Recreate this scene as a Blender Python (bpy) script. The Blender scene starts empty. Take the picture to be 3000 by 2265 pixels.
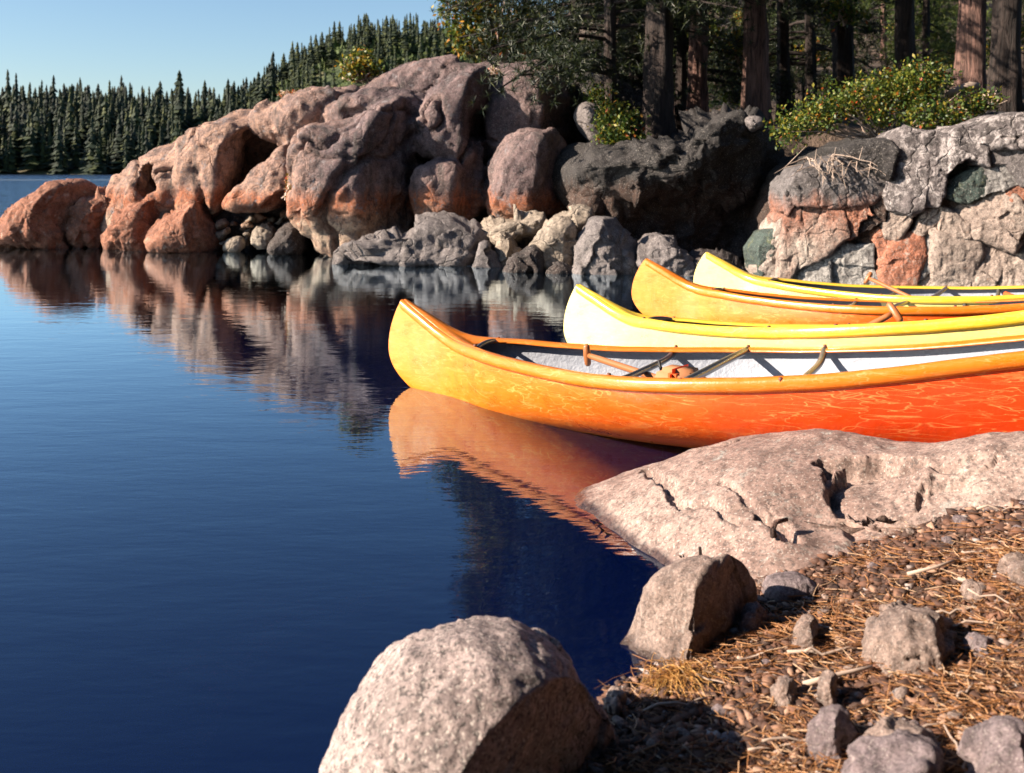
import bpy, bmesh, math, random
import numpy as np
from mathutils import Vector, Matrix, Euler
random.seed(7)
RNG = np.random.default_rng(11)
sc = bpy.context.scene
COL = sc.collection
R = math.radians

# ------------------------------------------------------------------ camera, sky, sun, exposure
EYE = 1.2
cam = bpy.data.objects.new('camera', bpy.data.cameras.new('camera'))
COL.objects.link(cam); sc.camera = cam
cam.location = (0, 0, EYE); cam.rotation_euler = (R(90), 0, 0)
cam.data.lens = 36; cam.data.sensor_width = 36; cam.data.shift_y = -0.2120
cam.data.clip_start = .05; cam.data.clip_end = 3000
cam.data.dof.use_dof = True; cam.data.dof.focus_distance = 4.6; cam.data.dof.aperture_fstop = 5.0

SUN_EL, SUN_AZ = R(28), R(-12)         # light travels towards +X, a little away from the camera
d = Vector((math.cos(SUN_EL)*math.cos(SUN_AZ), -math.cos(SUN_EL)*math.sin(SUN_AZ), -math.sin(SUN_EL)))
world = bpy.data.worlds.new('World'); sc.world = world; world.use_nodes = True
nt = world.node_tree; nt.nodes.clear()
sky = nt.nodes.new('ShaderNodeTexSky'); sky.sky_type = 'NISHITA'; sky.sun_disc = False
sky.sun_elevation = SUN_EL
sky.sun_rotation = math.atan2(-d.x, -d.y)
sky.air_density = 1.4; sky.dust_density = 2.0; sky.ozone_density = 4; sky.altitude = 2000
bg = nt.nodes.new('ShaderNodeBackground'); bg.inputs['Strength'].default_value = 0.056
out = nt.nodes.new('ShaderNodeOutputWorld')
nt.links.new(sky.outputs[0], bg.inputs['Color']); nt.links.new(bg.outputs[0], out.inputs['Surface'])
sl = bpy.data.lights.new('sun', 'SUN'); sl.energy = 5.0; sl.angle = R(.5); sl.color = (1.0, .85, .69)
sun = bpy.data.objects.new('sun', sl); COL.objects.link(sun)
sun.rotation_euler = d.to_track_quat('-Z', 'Y').to_euler()
vs = sc.view_settings
vs.view_transform = 'Standard'; vs.look = 'None'; vs.gamma = 1; vs.use_curve_mapping = False
vs.exposure = 1.5
sc.cycles.max_bounces = 6; sc.cycles.diffuse_bounces = 1; sc.cycles.transparent_max_bounces = 8

# ------------------------------------------------------------------ helpers
W, HZ = 2212., 366.
def P(u, v, Y):
    return np.array([(u-1106)/W*Y, Y, EYE-(v-HZ)/W*Y])
def PZ(u, v, z):
    return P(u, v, (EYE-z)*W/(v-HZ))

def _hash(ix, iy, iz, s):
    h = (ix*374761393 + iy*668265263 + iz*2147483647 + s*1274126177) & 0xffffffff
    h = ((h ^ (h >> 13))*1274126177) & 0xffffffff
    h = ((h ^ (h >> 16))*2246822519) & 0xffffffff
    return ((h ^ (h >> 15)) & 0xffffff)/float(0xffffff)*2-1
def vnoise(p, s=0):
    p = np.asarray(p, float); i = np.floor(p).astype(np.int64); f = p-i
    w = f*f*f*(f*(f*6-15)+10)
    r = 0
    for dx in (0, 1):
        for dy in (0, 1):
            for dz in (0, 1):
                c = _hash(i[..., 0]+dx, i[..., 1]+dy, i[..., 2]+dz, s)
                r = r+c*(w[..., 0] if dx else 1-w[..., 0])*(w[..., 1] if dy else 1-w[..., 1])*(w[..., 2] if dz else 1-w[..., 2])
    return r
def fbm(p, f=1., o=4, s=0, ridge=False, gain=.5):
    a, t = 1., 0
    p = np.asarray(p, float)*f
    for k in range(o):
        n = vnoise(p, s+k*17)
        t = t+a*((1-2*np.abs(n)) if ridge else n)
        p = p*2.03+11.3; a *= gain
    return t

def mesh(name, V, F, smooth=True):
    me = bpy.data.meshes.new(name)
    V = np.asarray(V, np.float32)
    if isinstance(F, np.ndarray):
        k = F.shape[1]; n = len(F)
        me.vertices.add(len(V)); me.vertices.foreach_set('co', V.ravel())
        me.loops.add(n*k); me.loops.foreach_set('vertex_index', F.astype(np.int32).ravel())
        me.polygons.add(n); me.polygons.foreach_set('loop_start', np.arange(0, n*k, k, dtype=np.int32))
        me.update(calc_edges=True)
    else:
        me.from_pydata(V.tolist(), [], F)
    me.validate()
    if smooth: me.polygons.foreach_set('use_smooth', np.ones(len(me.polygons), bool))
    return me
def ob(name, me, mat=None, parent=None, loc=None):
    o = bpy.data.objects.new(name, me); COL.objects.link(o)
    if mat is not None and me is not None and not me.materials: me.materials.append(mat)
    if parent is not None: o.parent = parent
    if loc is not None: o.location = loc
    return o
def tag(o, label=None, cat=None, group=None, kind=None):
    if label: o['label'] = label
    if cat: o['category'] = cat
    if group: o['group'] = group
    if kind: o['kind'] = kind
    return o
def empty(name, loc=(0, 0, 0)):
    o = bpy.data.objects.new(name, None); o.location = loc; o.empty_display_size = .1; COL.objects.link(o); return o
def join(parts):
    V, F, n = [], [], 0
    for v, f in parts:
        V.append(v); F.append(f+n); n += len(v)
    return np.concatenate(V), np.concatenate(F)
def height_faces(a, b): return grid_faces(a, b)[:, ::-1]
def grid_faces(a, b, wrap=False):
    i = np.arange(a-1)[:, None]*b; j = np.arange(b if wrap else b-1)[None]
    j2 = (j+1) % b
    return np.stack([i+j, i+j2, i+b+j2, i+b+j], -1).reshape(-1, 4)
def tube(pts, rad, n=8, cap=True):
    pts = np.asarray(pts, float); m = len(pts); rad = np.broadcast_to(rad, (m,))
    T = np.gradient(pts, axis=0); T /= np.linalg.norm(T, axis=1)[:, None]+1e-9
    ref = np.array([0, 0, 1.]) if abs(T[0, 2]) < .8 else np.array([1., 0, 0])
    A = np.cross(T, ref); A /= np.linalg.norm(A, axis=1)[:, None]+1e-9; B = np.cross(T, A)
    th = np.arange(n)/n*2*np.pi
    V = pts[:, None]+rad[:, None, None]*(np.cos(th)[None, :, None]*A[:, None]+np.sin(th)[None, :, None]*B[:, None])
    V = V.reshape(-1, 3); F = grid_faces(m, n, True)
    if cap:
        V = np.concatenate([V, pts[:1], pts[-1:]]); k = m*n
        j = np.arange(n); j2 = (j+1) % n
        F = np.concatenate([F, np.stack([j2, j, np.full(n, k), np.full(n, k)], 1), np.stack([(m-1)*n+j, (m-1)*n+j2, np.full(n, k+1), np.full(n, k+1)], 1)])
    return V, F
def tri(F):
    """mixed quads (with repeated last index) -> face list"""
    return [tuple(f[:3]) if f[2] == f[3] else tuple(f) for f in F.tolist()]
def box(c, s, rz=0., bev=0):
    bm = bmesh.new(); bmesh.ops.create_cube(bm, size=1)
    for v in bm.verts: v.co = Vector((v.co.x*s[0], v.co.y*s[1], v.co.z*s[2]))
    if bev: bmesh.ops.bevel(bm, geom=bm.edges[:], offset=bev, segments=2, affect='EDGES')
    bmesh.ops.rotate(bm, verts=bm.verts, matrix=Matrix.Rotation(rz, 3, 'Z')); bmesh.ops.translate(bm, verts=bm.verts, vec=Vector(c))
    me = bpy.data.meshes.new('part'); bm.to_mesh(me); bm.free(); return me

# ------------------------------------------------------------------ materials
def new_mat(name):
    m = bpy.data.materials.new(name); m.use_nodes = True
    t = m.node_tree; b = t.nodes['Principled BSDF']
    return m, t, b
class N:
    """tiny node helper"""
    def __init__(s, t): s.t = t
    def n(s, k, **kw):
        x = s.t.nodes.new('ShaderNode'+k)
        for a, b in kw.items(): setattr(x, a, b)
        return x
    def set(s, i, v):
        if hasattr(v, 'is_output') or isinstance(v, bpy.types.NodeSocket): s.t.links.new(v, i)
        else: i.default_value = v
    def noise(s, vec, scale, detail=4, rough=.55, dist=0, out=0):
        x = s.n('TexNoise'); s.set(x.inputs['Vector'], vec)
        x.inputs['Scale'].default_value = scale; x.inputs['Detail'].default_value = detail
        x.inputs['Roughness'].default_value = rough; x.inputs['Distortion'].default_value = dist
        return x.outputs[out]
    def vor(s, vec, scale, feature='F1', rnd=1., out='Distance'):
        x = s.n('TexVoronoi', feature=feature); s.set(x.inputs['Vector'], vec); x.inputs['Scale'].default_value = scale
        if 'Randomness' in x.inputs: x.inputs['Randomness'].default_value = rnd
        return x.outputs[out]
    def ramp(s, v, stops, interp='LINEAR'):
        x = s.n('ValToRGB'); x.color_ramp.interpolation = interp
        e = x.color_ramp.elements
        while len(e) < len(stops): e.new(.5)
        for q, (p, c) in zip(e, stops):
            q.position = p; q.color = (c, c, c, 1) if isinstance(c, (int, float)) else (*c, 1)
        s.set(x.inputs[0], v); return x.outputs[0]
    def mix(s, f, a, b, mode='MIX'):
        x = s.n('Mix', data_type='RGBA', blend_type=mode)
        s.set(x.inputs[0], f)
        for i, v in ((6, a), (7, b)):
            s.set(x.inputs[i], (*v, 1) if isinstance(v, tuple) and len(v) == 3 else v)
        return x.outputs[2]
    def math(s, op, a, b=0., c=None, clamp=False):
        x = s.n('Math', operation=op); x.use_clamp = clamp
        s.set(x.inputs[0], a); s.set(x.inputs[1], b)
        if c is not None: s.set(x.inputs[2], c)
        return x.outputs[0]
    def mapr(s, v, a, b, c=0., d=1.):
        x = s.n('MapRange'); s.set(x.inputs[0], v)
        for i, k in enumerate((a, b, c, d)): x.inputs[i+1].default_value = k
        return x.outputs[0]
    def pos(s): return s.n('NewGeometry').outputs['Position']
    def obj(s): return s.n('TexCoord').outputs['Object']
    def scale(s, v, k):
        x = s.n('Mapping'); s.set(x.inputs['Vector'], v); x.inputs['Scale'].default_value = k; return x.outputs[0]
    def bump(s, h, strength, dist, normal=None):
        x = s.n('Bump'); x.inputs['Strength'].default_value = strength; x.inputs['Distance'].default_value = dist
        s.set(x.inputs['Height'], h)
        if normal is not None: s.set(x.inputs['Normal'], normal)
        return x.outputs[0]
    def sep(s, v):
        x = s.n('SeparateXYZ'); s.set(x.inputs[0], v); return x.outputs

def rock_mat(name, low, high, z0=None, stain=None, zs=(.5, 1.0), speck=.5, scale=1., lichen=None, wet=False, cracks=.5, bk=.9, dim=.62, streak=0, left_tone=None):
    """granite: mottled low/high tones, dark mineral specks, optional stained band up to a past water level"""
    D_ = lambda c: tuple(x*dim for x in c)
    low, high = D_(low), D_(high)
    if stain: stain = (D_(stain[0]), D_(stain[1]))
    if lichen: lichen = (D_(lichen[0]), lichen[1])
    m, t, b = new_mat(name); n = N(t); p = n.pos()
    big = n.noise(p, 1.3*scale, 5, .6); mid = n.noise(p, 6*scale, 6, .65, .6); fine = n.noise(p, 60*scale, 3, .7); m2 = n.noise(p, 21*scale, 6, .78)
    c = n.mix(n.ramp(big, [(.35, 0.), (.65, 1.)]), low, high)
    if left_tone:
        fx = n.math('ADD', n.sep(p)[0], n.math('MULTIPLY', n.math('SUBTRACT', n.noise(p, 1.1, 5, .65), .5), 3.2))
        c = n.mix(n.mapr(fx, -3.6, -2.0), D_(left_tone), c)  # a second rock tone takes over towards negative x
    c = n.mix(n.ramp(mid, [(.30, 1.), (.55, 0.)]), c, tuple(x*.55 for x in low))
    if stain:
        z = n.sep(p)[2]; zz = n.math('ADD', z, n.math('MULTIPLY', n.math('SUBTRACT', n.noise(n.scale(p, (3.5, 3.5, .5)), 1.6, 5, .65), .5), .6))
        pale, orange = stain
        top = n.mapr(zz, zs[1]-.10, zs[1]+.10); mid_ = n.mapr(zz, zs[0]-.14, zs[0]+.16)
        body = n.mix(mid_, pale, orange)
        body = n.mix(n.ramp(mid, [(.3, .75), (.6, 0.)]), body, tuple(x*.55 for x in orange))
        c = n.mix(top, body, c)
    c = n.mix(n.ramp(m2, [(.36, .75), (.52, 0.)]), c, tuple(x*.38 for x in low))
    c = n.mix(n.ramp(m2, [(.56, 0.), (.72, .6)]), c, tuple(min(1, x*1.5) for x in high))
    if streak:
        sk = n.noise(n.scale(p, (1., 1., .16)), 4.5, 5, .7, .4)
        c = n.mix(n.math('MULTIPLY', n.ramp(sk, [(.36, 1.), (.47, 0.)]), streak), c, (.022, .017, .017))
    if lichen:
        lc, amt = lichen
        l = n.noise(p, 9*scale, 6, .75, .3); c = n.mix(n.ramp(l, [(1-amt-.04, 0.), (1-amt+.04, 1.)]), c, lc)
    sp = n.ramp(fine, [(.38, 1.), (.50, 0.)])
    c = n.mix(n.math('MULTIPLY', sp, speck), c, (.03, .026, .026))
    sp2 = n.ramp(n.noise(p, 95*scale, 2, .6), [(.58, 0.), (.70, 1.)])
    c = n.mix(n.math('MULTIPLY', sp2, speck*.7), c, (.62, .56, .50))
    t.links.new(c, b.inputs['Base Color']); b.inputs['Roughness'].default_value = .82
    if wet:
        z = n.sep(p)[2]; zz = n.math('ADD', z, n.math('MULTIPLY', n.noise(p, 9, 3), .03))
        wf = n.mapr(zz, .025, .045)
        c2 = n.mix(wf, n.mix(1., c, (.28, .25, .24), 'MULTIPLY'), c); t.links.new(c2, b.inputs['Base Color'])
        t.links.new(n.mapr(wf, 0, 1, .18, .82), b.inputs['Roughness'])
    cr = n.math('SUBTRACT', 1., n.ramp(n.vor(n.mix(.35, p, n.noise(p, 3, 3, .6, 0, 1), 'ADD'), 1.7*scale, 'DISTANCE_TO_EDGE'), [(0., 0.), (.025, 1.)]))
    h = n.math('ADD', n.math('MULTIPLY', mid, 1.), n.math('ADD', n.math('MULTIPLY', fine, .28), n.math('MULTIPLY', m2, .55)))
    h = n.math('SUBTRACT', h, n.math('MULTIPLY', cr, cracks))
    t.links.new(n.bump(h, bk, .035/scale), b.inputs['Normal'])
    return m

M = {}
PALE, ORNG = (.66, .48, .34), (.62, .19, .07)
M['hump'] = rock_mat('hump_granite', (.17, .11, .12), (.40, .26, .235), stain=(PALE, ORNG), zs=(.58, .86), speck=.4, scale=.7, lichen=((.30, .26, .27), .38), cracks=.25, streak=.75, left_tone=(.62, .36, .25))
M['ridge'] = rock_mat('ridge_granite', (.30, .20, .165), (.47, .33, .26), speck=.35, scale=.7, stain=((.60, .46, .35), (.55, .27, .15)), zs=(.35, .95), cracks=.3)
M['red'] = rock_mat('red_boulder', (.40, .12, .05), (.60, .26, .15), speck=.4, scale=.8, lichen=((.60, .42, .32), .38), cracks=.35)
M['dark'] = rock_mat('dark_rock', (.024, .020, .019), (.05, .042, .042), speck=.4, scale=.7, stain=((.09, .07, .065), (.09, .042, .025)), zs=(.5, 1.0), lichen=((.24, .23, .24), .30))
M['pale'] = rock_mat('pale_rock', (.42, .33, .25), (.60, .50, .40), speck=.3, scale=.9)
M['grey'] = rock_mat('grey_rock', (.24, .21, .21), (.36, .31, .30), speck=.5, scale=.9)
M['wallpale'] = rock_mat('pale_wall_block', (.50, .38, .32), (.66, .55, .47), speck=.5, scale=.9, lichen=((.44, .25, .17), .36), cracks=.2)
M['wallorange'] = rock_mat('orange_wall_block', (.56, .19, .10), (.62, .30, .19), speck=.5, scale=.9, lichen=((.48, .36, .30), .40), cracks=.2)
M['wallgrey'] = rock_mat('grey_wall_block', (.36, .34, .33), (.54, .51, .48), speck=.5, scale=.9, cracks=.5)
M['wallgreen'] = rock_mat('green_wall_block', (.045, .075, .065), (.10, .15, .13), speck=.4, scale=.9, lichen=((.16, .18, .09), .4))
M['wallbrown'] = rock_mat('brown_wall_block', (.11, .075, .03), (.20, .13, .05), speck=.4, scale=.9)
M['lichen'] = rock_mat('lichen_wall_block', (.12, .10, .10), (.24, .20, .20), speck=.4, scale=1., lichen=((.52, .46, .45), .47))
M['stained'] = rock_mat('stained_wall_block', (.13, .11, .11), (.27, .24, .24), stain=((.54, .44, .37), (.50, .20, .12)), zs=(.55, .84), speck=.45, scale=.9, lichen=((.40, .37, .35), .34))
M['slab'] = rock_mat('slab_granite', (.42, .26, .215), (.56, .41, .35), speck=.62, scale=1.3, lichen=((.44, .40, .36), .38), wet=True, cracks=.0, bk=.3, dim=.58)
M['boulder'] = rock_mat('speckled_boulder', (.46, .35, .33), (.62, .50, .47), speck=.85, scale=1.6, lichen=((.30, .25, .27), .33), wet=True, cracks=.0, bk=.6, dim=.60)
M['brownstone'] = rock_mat('brown_stone', (.34, .23, .19), (.54, .40, .34), speck=.5, scale=2.0, lichen=((.50, .42, .38), .34), wet=True, cracks=.0)
M['greystone'] = rock_mat('purple_grey_stone', (.26, .19, .20), (.42, .33, .34), speck=.5, scale=2.4, cracks=.0)

def plain(name, col, rough=.6, metal=0., coat=0., bump=None):
    m, t, b = new_mat(name); b.inputs['Base Color'].default_value = (*col, 1)
    b.inputs['Roughness'].default_value = rough; b.inputs['Metallic'].default_value = metal; b.inputs['Coat Weight'].default_value = coat
    if bump:
        n = N(t); t.links.new(n.bump(n.noise(n.obj(), bump[0], 4), bump[1], .003), b.inputs['Normal'])
    return m
def leaf_mat(name, stops, trans=.35, rough=.5):
    m, t, b = new_mat(name); n = N(t)
    r = n.n('NewGeometry').outputs['Random Per Island']
    c = n.ramp(r, stops)
    t.links.new(c, b.inputs['Base Color']); b.inputs['Roughness'].default_value = rough
    tr = n.n('BsdfTranslucent'); t.links.new(c, tr.inputs['Color'])
    mx = n.n('MixShader'); mx.inputs[0].default_value = trans
    t.links.new(b.outputs[0], mx.inputs[1]); t.links.new(tr.outputs[0], mx.inputs[2])
    t.links.new(mx.outputs[0], t.nodes['Material Output'].inputs['Surface'])
    return m
M['leaf_green'] = leaf_mat('manzanita_leaves', [(0., (.015, .04, .007)), (.4, (.06, .11, .018)), (.72, (.15, .18, .02)), (.94, (.28, .22, .025)), (.985, (.36, .10, .015)), (1., (.40, .06, .015))])
M['leaf_autumn'] = leaf_mat('autumn_leaves', [(0., (.02, .05, .01)), (.45, (.08, .12, .02)), (.75, (.28, .25, .02)), (.93, (.42, .20, .02)), (1., (.38, .09, .02))])
M['leaf_red'] = leaf_mat('red_leaves', [(0., (.10, .13, .02)), (.5, (.34, .20, .03)), (1., (.50, .05, .02))])
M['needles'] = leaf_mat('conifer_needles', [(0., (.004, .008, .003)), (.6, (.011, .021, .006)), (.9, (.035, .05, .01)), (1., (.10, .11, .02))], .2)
M['needles_lit'] = leaf_mat('lit_conifer_needles', [(0., (.04, .07, .015)), (.6, (.10, .15, .03)), (1., (.20, .22, .04))], .35)  # brighter copy of the needle colours, with sunlight put into the green
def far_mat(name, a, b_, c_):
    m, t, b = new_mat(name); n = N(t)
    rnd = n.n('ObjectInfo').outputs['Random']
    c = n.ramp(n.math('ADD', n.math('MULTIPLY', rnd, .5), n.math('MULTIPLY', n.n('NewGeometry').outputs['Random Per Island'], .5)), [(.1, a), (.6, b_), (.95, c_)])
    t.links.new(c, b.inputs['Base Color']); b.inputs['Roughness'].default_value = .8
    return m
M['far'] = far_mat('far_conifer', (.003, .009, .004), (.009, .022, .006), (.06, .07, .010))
M['farbush'] = far_mat('far_bush', (.02, .045, .010), (.06, .09, .016), (.10, .12, .022))
def bark_mat(name, a, b_):
    m, t, b = new_mat(name); n = N(t); p = n.pos()
    x = n.noise(n.scale(p, (12, 12, 1.3)), 1.6, 5, .7, .8)
    c = n.mix(n.ramp(x, [(.36, 0.), (.62, 1.)]), a, b_)
    t.links.new(c, b.inputs['Base Color']); b.inputs['Roughness'].default_value = .9
    t.links.new(n.bump(x, 1., .05), b.inputs['Normal']); return m
M['bark'] = bark_mat('red_brown_bark', (.022, .011, .009), (.21, .115, .09))
M['bark_pale'] = bark_mat('pale_bark', (.16, .12, .10), (.45, .36, .30))
M['bark_dark'] = bark_mat('dark_bark', (.010, .007, .006), (.045, .03, .025))
M['twig'] = plain('dry_twig', (.40, .30, .24), .8)
M['deadwood'] = plain('bleached_wood', (.34, .26, .21), .8, bump=(30, .4))
def island_mat(name, stops, rough=.8):
    m, t, b = new_mat(name); n = N(t)
    c = n.ramp(n.n('NewGeometry').outputs['Random Per Island'], stops)
    c = n.mix(n.ramp(n.noise(n.pos(), 150, 3), [(.3, .5), (.6, 0.)]), c, (.08, .05, .04))
    t.links.new(c, b.inputs['Base Color']); b.inputs['Roughness'].default_value = rough; return m
M['gravel'] = island_mat('gravel_chips', [(0., (.024, .010, .006)), (.5, (.07, .028, .015)), (.80, (.16, .068, .036)), (.95, (.36, .22, .15)), (1., (.32, .30, .30))])
M['straw'] = island_mat('dry_straw', [(0., (.10, .035, .012)), (.4, (.30, .12, .035)), (.75, (.50, .24, .09)), (1., (.66, .46, .30))], .6)
M['tuft'] = island_mat('orange_dry_grass', [(0., (.34, .14, .03)), (.6, (.58, .28, .06)), (1., (.70, .42, .14))], .6)
def ground_mat():
    m, t, b = new_mat('beach_soil'); n = N(t); p = n.pos()
    x = n.noise(p, 14, 6, .7); y = n.noise(p, 70, 4, .7)
    c = n.mix(n.ramp(x, [(.35, 0.), (.65, 1.)]), (.035, .018, .011), (.10, .05, .03))
    c = n.mix(n.ramp(y, [(.55, 0.), (.75, 1.)]), c, (.30, .18, .11))
    z = n.sep(p)[2]
    c = n.mix(n.mapr(z, -.03, .02), n.mix(1., c, (.16, .17, .20), 'MULTIPLY'), c)
    t.links.new(c, b.inputs['Base Color']); b.inputs['Roughness'].default_value = .9
    t.links.new(n.bump(n.math('ADD', x, y), .8, .02), b.inputs['Normal']); return m
M['soil'] = ground_mat()
def floor_mat():
    m, t, b = new_mat('forest_floor'); n = N(t); p = n.pos()
    x = n.noise(p, 2.2, 6, .7)
    c = n.ramp(x, [(.3, (.022, .015, .011)), (.5, (.06, .04, .028)), (.7, (.16, .11, .08))])
    t.links.new(c, b.inputs['Base Color']); b.inputs['Roughness'].default_value = .95
    t.links.new(n.bump(x, 1., .2), b.inputs['Normal']); return m
M['floor'] = floor_mat()
def hill_mat():
    m, t, b = new_mat('far_hill_ground'); n = N(t); p = n.pos()
    x = n.noise(p, .06, 6, .7)
    c = n.ramp(x, [(.35, (.018, .03, .012)), (.55, (.05, .07, .02)), (.68, (.13, .10, .06))])
    t.links.new(c, b.inputs['Base Color']); b.inputs['Roughness'].default_value = .95; return m
M['hill'] = hill_mat()
def water_mat():
    m, t, b = new_mat('lake_water'); n = N(t); p = n.pos(); y = n.sep(p)[1]
    t.nodes.remove(b)
    # ripple heights: calm in the cove, wind ripples on the open lake
    w1 = n.noise(n.scale(p, (1., 2.6, 1.)), 2.2, 3, .5, .3)
    w2 = n.noise(n.scale(p, (1., 3.2, 1.)), 9., 2, .5, .4)
    w3 = n.noise(n.scale(p, (.35, 1.0, 1.)), 1.1, 4, .6, .2)
    near = n.math('ADD', n.math('MULTIPLY', w1, .55), n.math('MULTIPLY', w2, .14))
    far = n.mapr(y, 15., 26.)
    b1 = n.bump(near, .11, .03)
    bn = n.n('Bump'); bn.inputs['Distance'].default_value = .5
    t.links.new(far, bn.inputs['Strength']); t.links.new(w3, bn.inputs['Height']); t.links.new(b1, bn.inputs['Normal'])
    gl = n.n('BsdfGlossy'); t.links.new(n.mapr(far, 0, 1, .015, .12), gl.inputs['Roughness']); gl.inputs['Color'].default_value = (.72, .88, 1, 1)
    df = n.n('BsdfDiffuse'); df.inputs['Color'].default_value = (.0008, .006, .055, 1)
    tp = n.n('BsdfTransparent'); tp.inputs['Color'].default_value = (.74, .76, .80, 1)
    body = n.n('MixShader'); body.inputs[0].default_value = .62
    t.links.new(df.outputs[0], body.inputs[1]); t.links.new(tp.outputs[0], body.inputs[2])
    fr = n.n('Fresnel'); fr.inputs['IOR'].default_value = 1.38
    mx = n.n('MixShader'); t.links.new(n.math('MULTIPLY', n.math('POWER', fr.outputs[0], 1.35), 2.7, clamp=True), mx.inputs[0])
    for x in (gl, fr): t.links.new(bn.outputs[0], x.inputs['Normal'])
    t.links.new(body.outputs[0], mx.inputs[1]); t.links.new(gl.outputs[0], mx.inputs[2])
    t.links.new(mx.outputs[0], t.nodes['Material Output'].inputs['Surface'])
    return m
M['water'] = water_mat()

def canoe_mat(name, main, scuff, bow_tone):
    m, t, b = new_mat(name); n = N(t); p = n.obj()
    x = n.sep(p)[0]
    falloff = n.mapr(n.math('ADD', x, n.math('MULTIPLY', n.noise(p, 3, 4), .8)), .4, 3.0)
    c = n.mix(falloff, bow_tone, main)  # bow colour gives way to the main colour along the hull
    # many crossing scuffs: two sets of stretched noise at slants
    s = 0
    for k, (rz, sc_, wd) in enumerate((((0, R(12), 0), (2.2, 4, 15.), .010), ((0, R(-20), 0), (3.0, 4, 22.), .012), ((0, R(68), 0), (3., 4, 19.), .009), ((0, R(4), 0), (5., 6, 36.), .016))):
        mp = n.n('Mapping'); t.links.new(p, mp.inputs['Vector']); mp.inputs['Rotation'].default_value = rz; mp.inputs['Scale'].default_value = sc_; mp.inputs['Location'].default_value = (k*3.1, k, k*1.7)
        q = n.math('ABSOLUTE', n.math('SUBTRACT', n.noise(mp.outputs[0], 1., 2, .5, .5), .5))
        q = n.ramp(q, [(0., 1.), (wd, 0.)])
        q = n.math('MULTIPLY', q, n.ramp(n.noise(p, 2.3+k*1.3, 4, .6), [(.42, 0.), (.60, 1.)]))
        s = q if k == 0 else n.math('MAXIMUM', s, q)
    c = n.mix(n.math('MULTIPLY', s, .34), c, scuff)
    blotch = n.noise(n.scale(p, (1, 1, 2.2)), 7, 5, .7)
    c = n.mix(n.ramp(blotch, [(.3, .35), (.55, 0.)]), c, tuple(q*.78 for q in main))
    t.links.new(c, b.inputs['Base Color'])
    t.links.new(n.mapr(blotch, .3, .7, .24, .42), b.inputs['Roughness'])
    b.inputs['Coat Weight'].default_value = .5; b.inputs['Coat Roughness'].default_value = .16
    h = n.math('ADD', n.noise(p, 26, 4, .6), n.math('MULTIPLY', n.noise(n.scale(p, (1, 1, .35)), 9, 3), .9))
    t.links.new(n.bump(h, .35, .006), b.inputs['Normal'])
    return m
M['orange'] = canoe_mat('orange_gelcoat', (.62, .045, .004), (.92, .62, .20), (.74, .23, .008))
M['orange_rim'] = canoe_mat('orange_rim', (.66, .15, .008), (.75, .45, .2), (.70, .19, .012))
M['yellow'] = canoe_mat('yellow_gelcoat', (.74, .60, .17), (.80, .72, .40), (.76, .65, .24))
M['yellow_rim'] = canoe_mat('yellow_rim', (.72, .46, .03), (.76, .64, .30), (.74, .50, .05))
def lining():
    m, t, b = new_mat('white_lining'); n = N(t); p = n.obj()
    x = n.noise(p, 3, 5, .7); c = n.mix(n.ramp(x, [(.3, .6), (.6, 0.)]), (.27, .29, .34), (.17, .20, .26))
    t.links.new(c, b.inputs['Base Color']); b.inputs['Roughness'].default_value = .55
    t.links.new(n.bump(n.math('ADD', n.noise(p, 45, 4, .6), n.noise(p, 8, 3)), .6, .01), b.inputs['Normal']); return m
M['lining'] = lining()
M['alu'] = plain('aluminium_tube', (.10, .115, .14), .3, .4)
M['bolt'] = plain('rusty_bolt', (.12, .04, .02), .6)
M['black'] = plain('black_strap', (.012, .012, .014), .6)
M['wood'] = plain('varnished_wood', (.36, .13, .045), .4, coat=.3, bump=(40, .3))
M['redwood'] = plain('red_orange_blade', (.70, .12, .03), .4)
M['hole'] = plain('scupper_edge', (.03, .03, .03), .6)

# ------------------------------------------------------------------ setting: lake bed and beach, water, far hill
CT = []
def c_uv(*a):
    for u, v, z in a: q = PZ(u, v, z); CT.append((q[0], q[1], z))
c_uv((1400, 1480, 0), (1320, 1500, 0), (1300, 1600, 0), (1250, 1750, 0), (1150, 1900, 0), (1500, 1350, .03),
     (1700, 1300, .07), (1690, 1240, .085), (1750, 1180, .10), (1900, 1140, .15), (2050, 1075, .205), (2212, 1025, .27),
     (2212, 1200, .25), (2212, 1400, .18), (2212, 1650, .13), (1900, 1400, .12), (1900, 1650, .09), (1600, 1600, .05), (1600, 1450, .05),
     (1200, 1500, -.14), (1100, 1400, -.3), (1000, 1200, -.6), (1230, 1300, -.25), (1350, 1240, -.12), (1200, 1150, -.35), (1500, 1040, -.1), (1900, 1000, .1))
CT += [(1.9, 3.8, .04), (2.4, 4.7, .07), (3.5, 4, .35), (3.0, 5, .15), (4.5, 5.5, .3), (3.5, 7, -.15), (2, 6, -.4), (1, 5, -.6), (4, 9, -.3), (5.5, 8, .3),
       (-1, 3, -1.2), (-3, 5, -2), (0, 6, -1.2), (0, 1, -.2), (-1, 1, -1), (.5, .5, .05), (2, .5, .3), (3.5, 2.5, .5), (6, 4, .7), (2, 9, -.8), (0, 9, -1.5), (-4, 0, -2)]
CT = np.array(CT)
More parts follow.
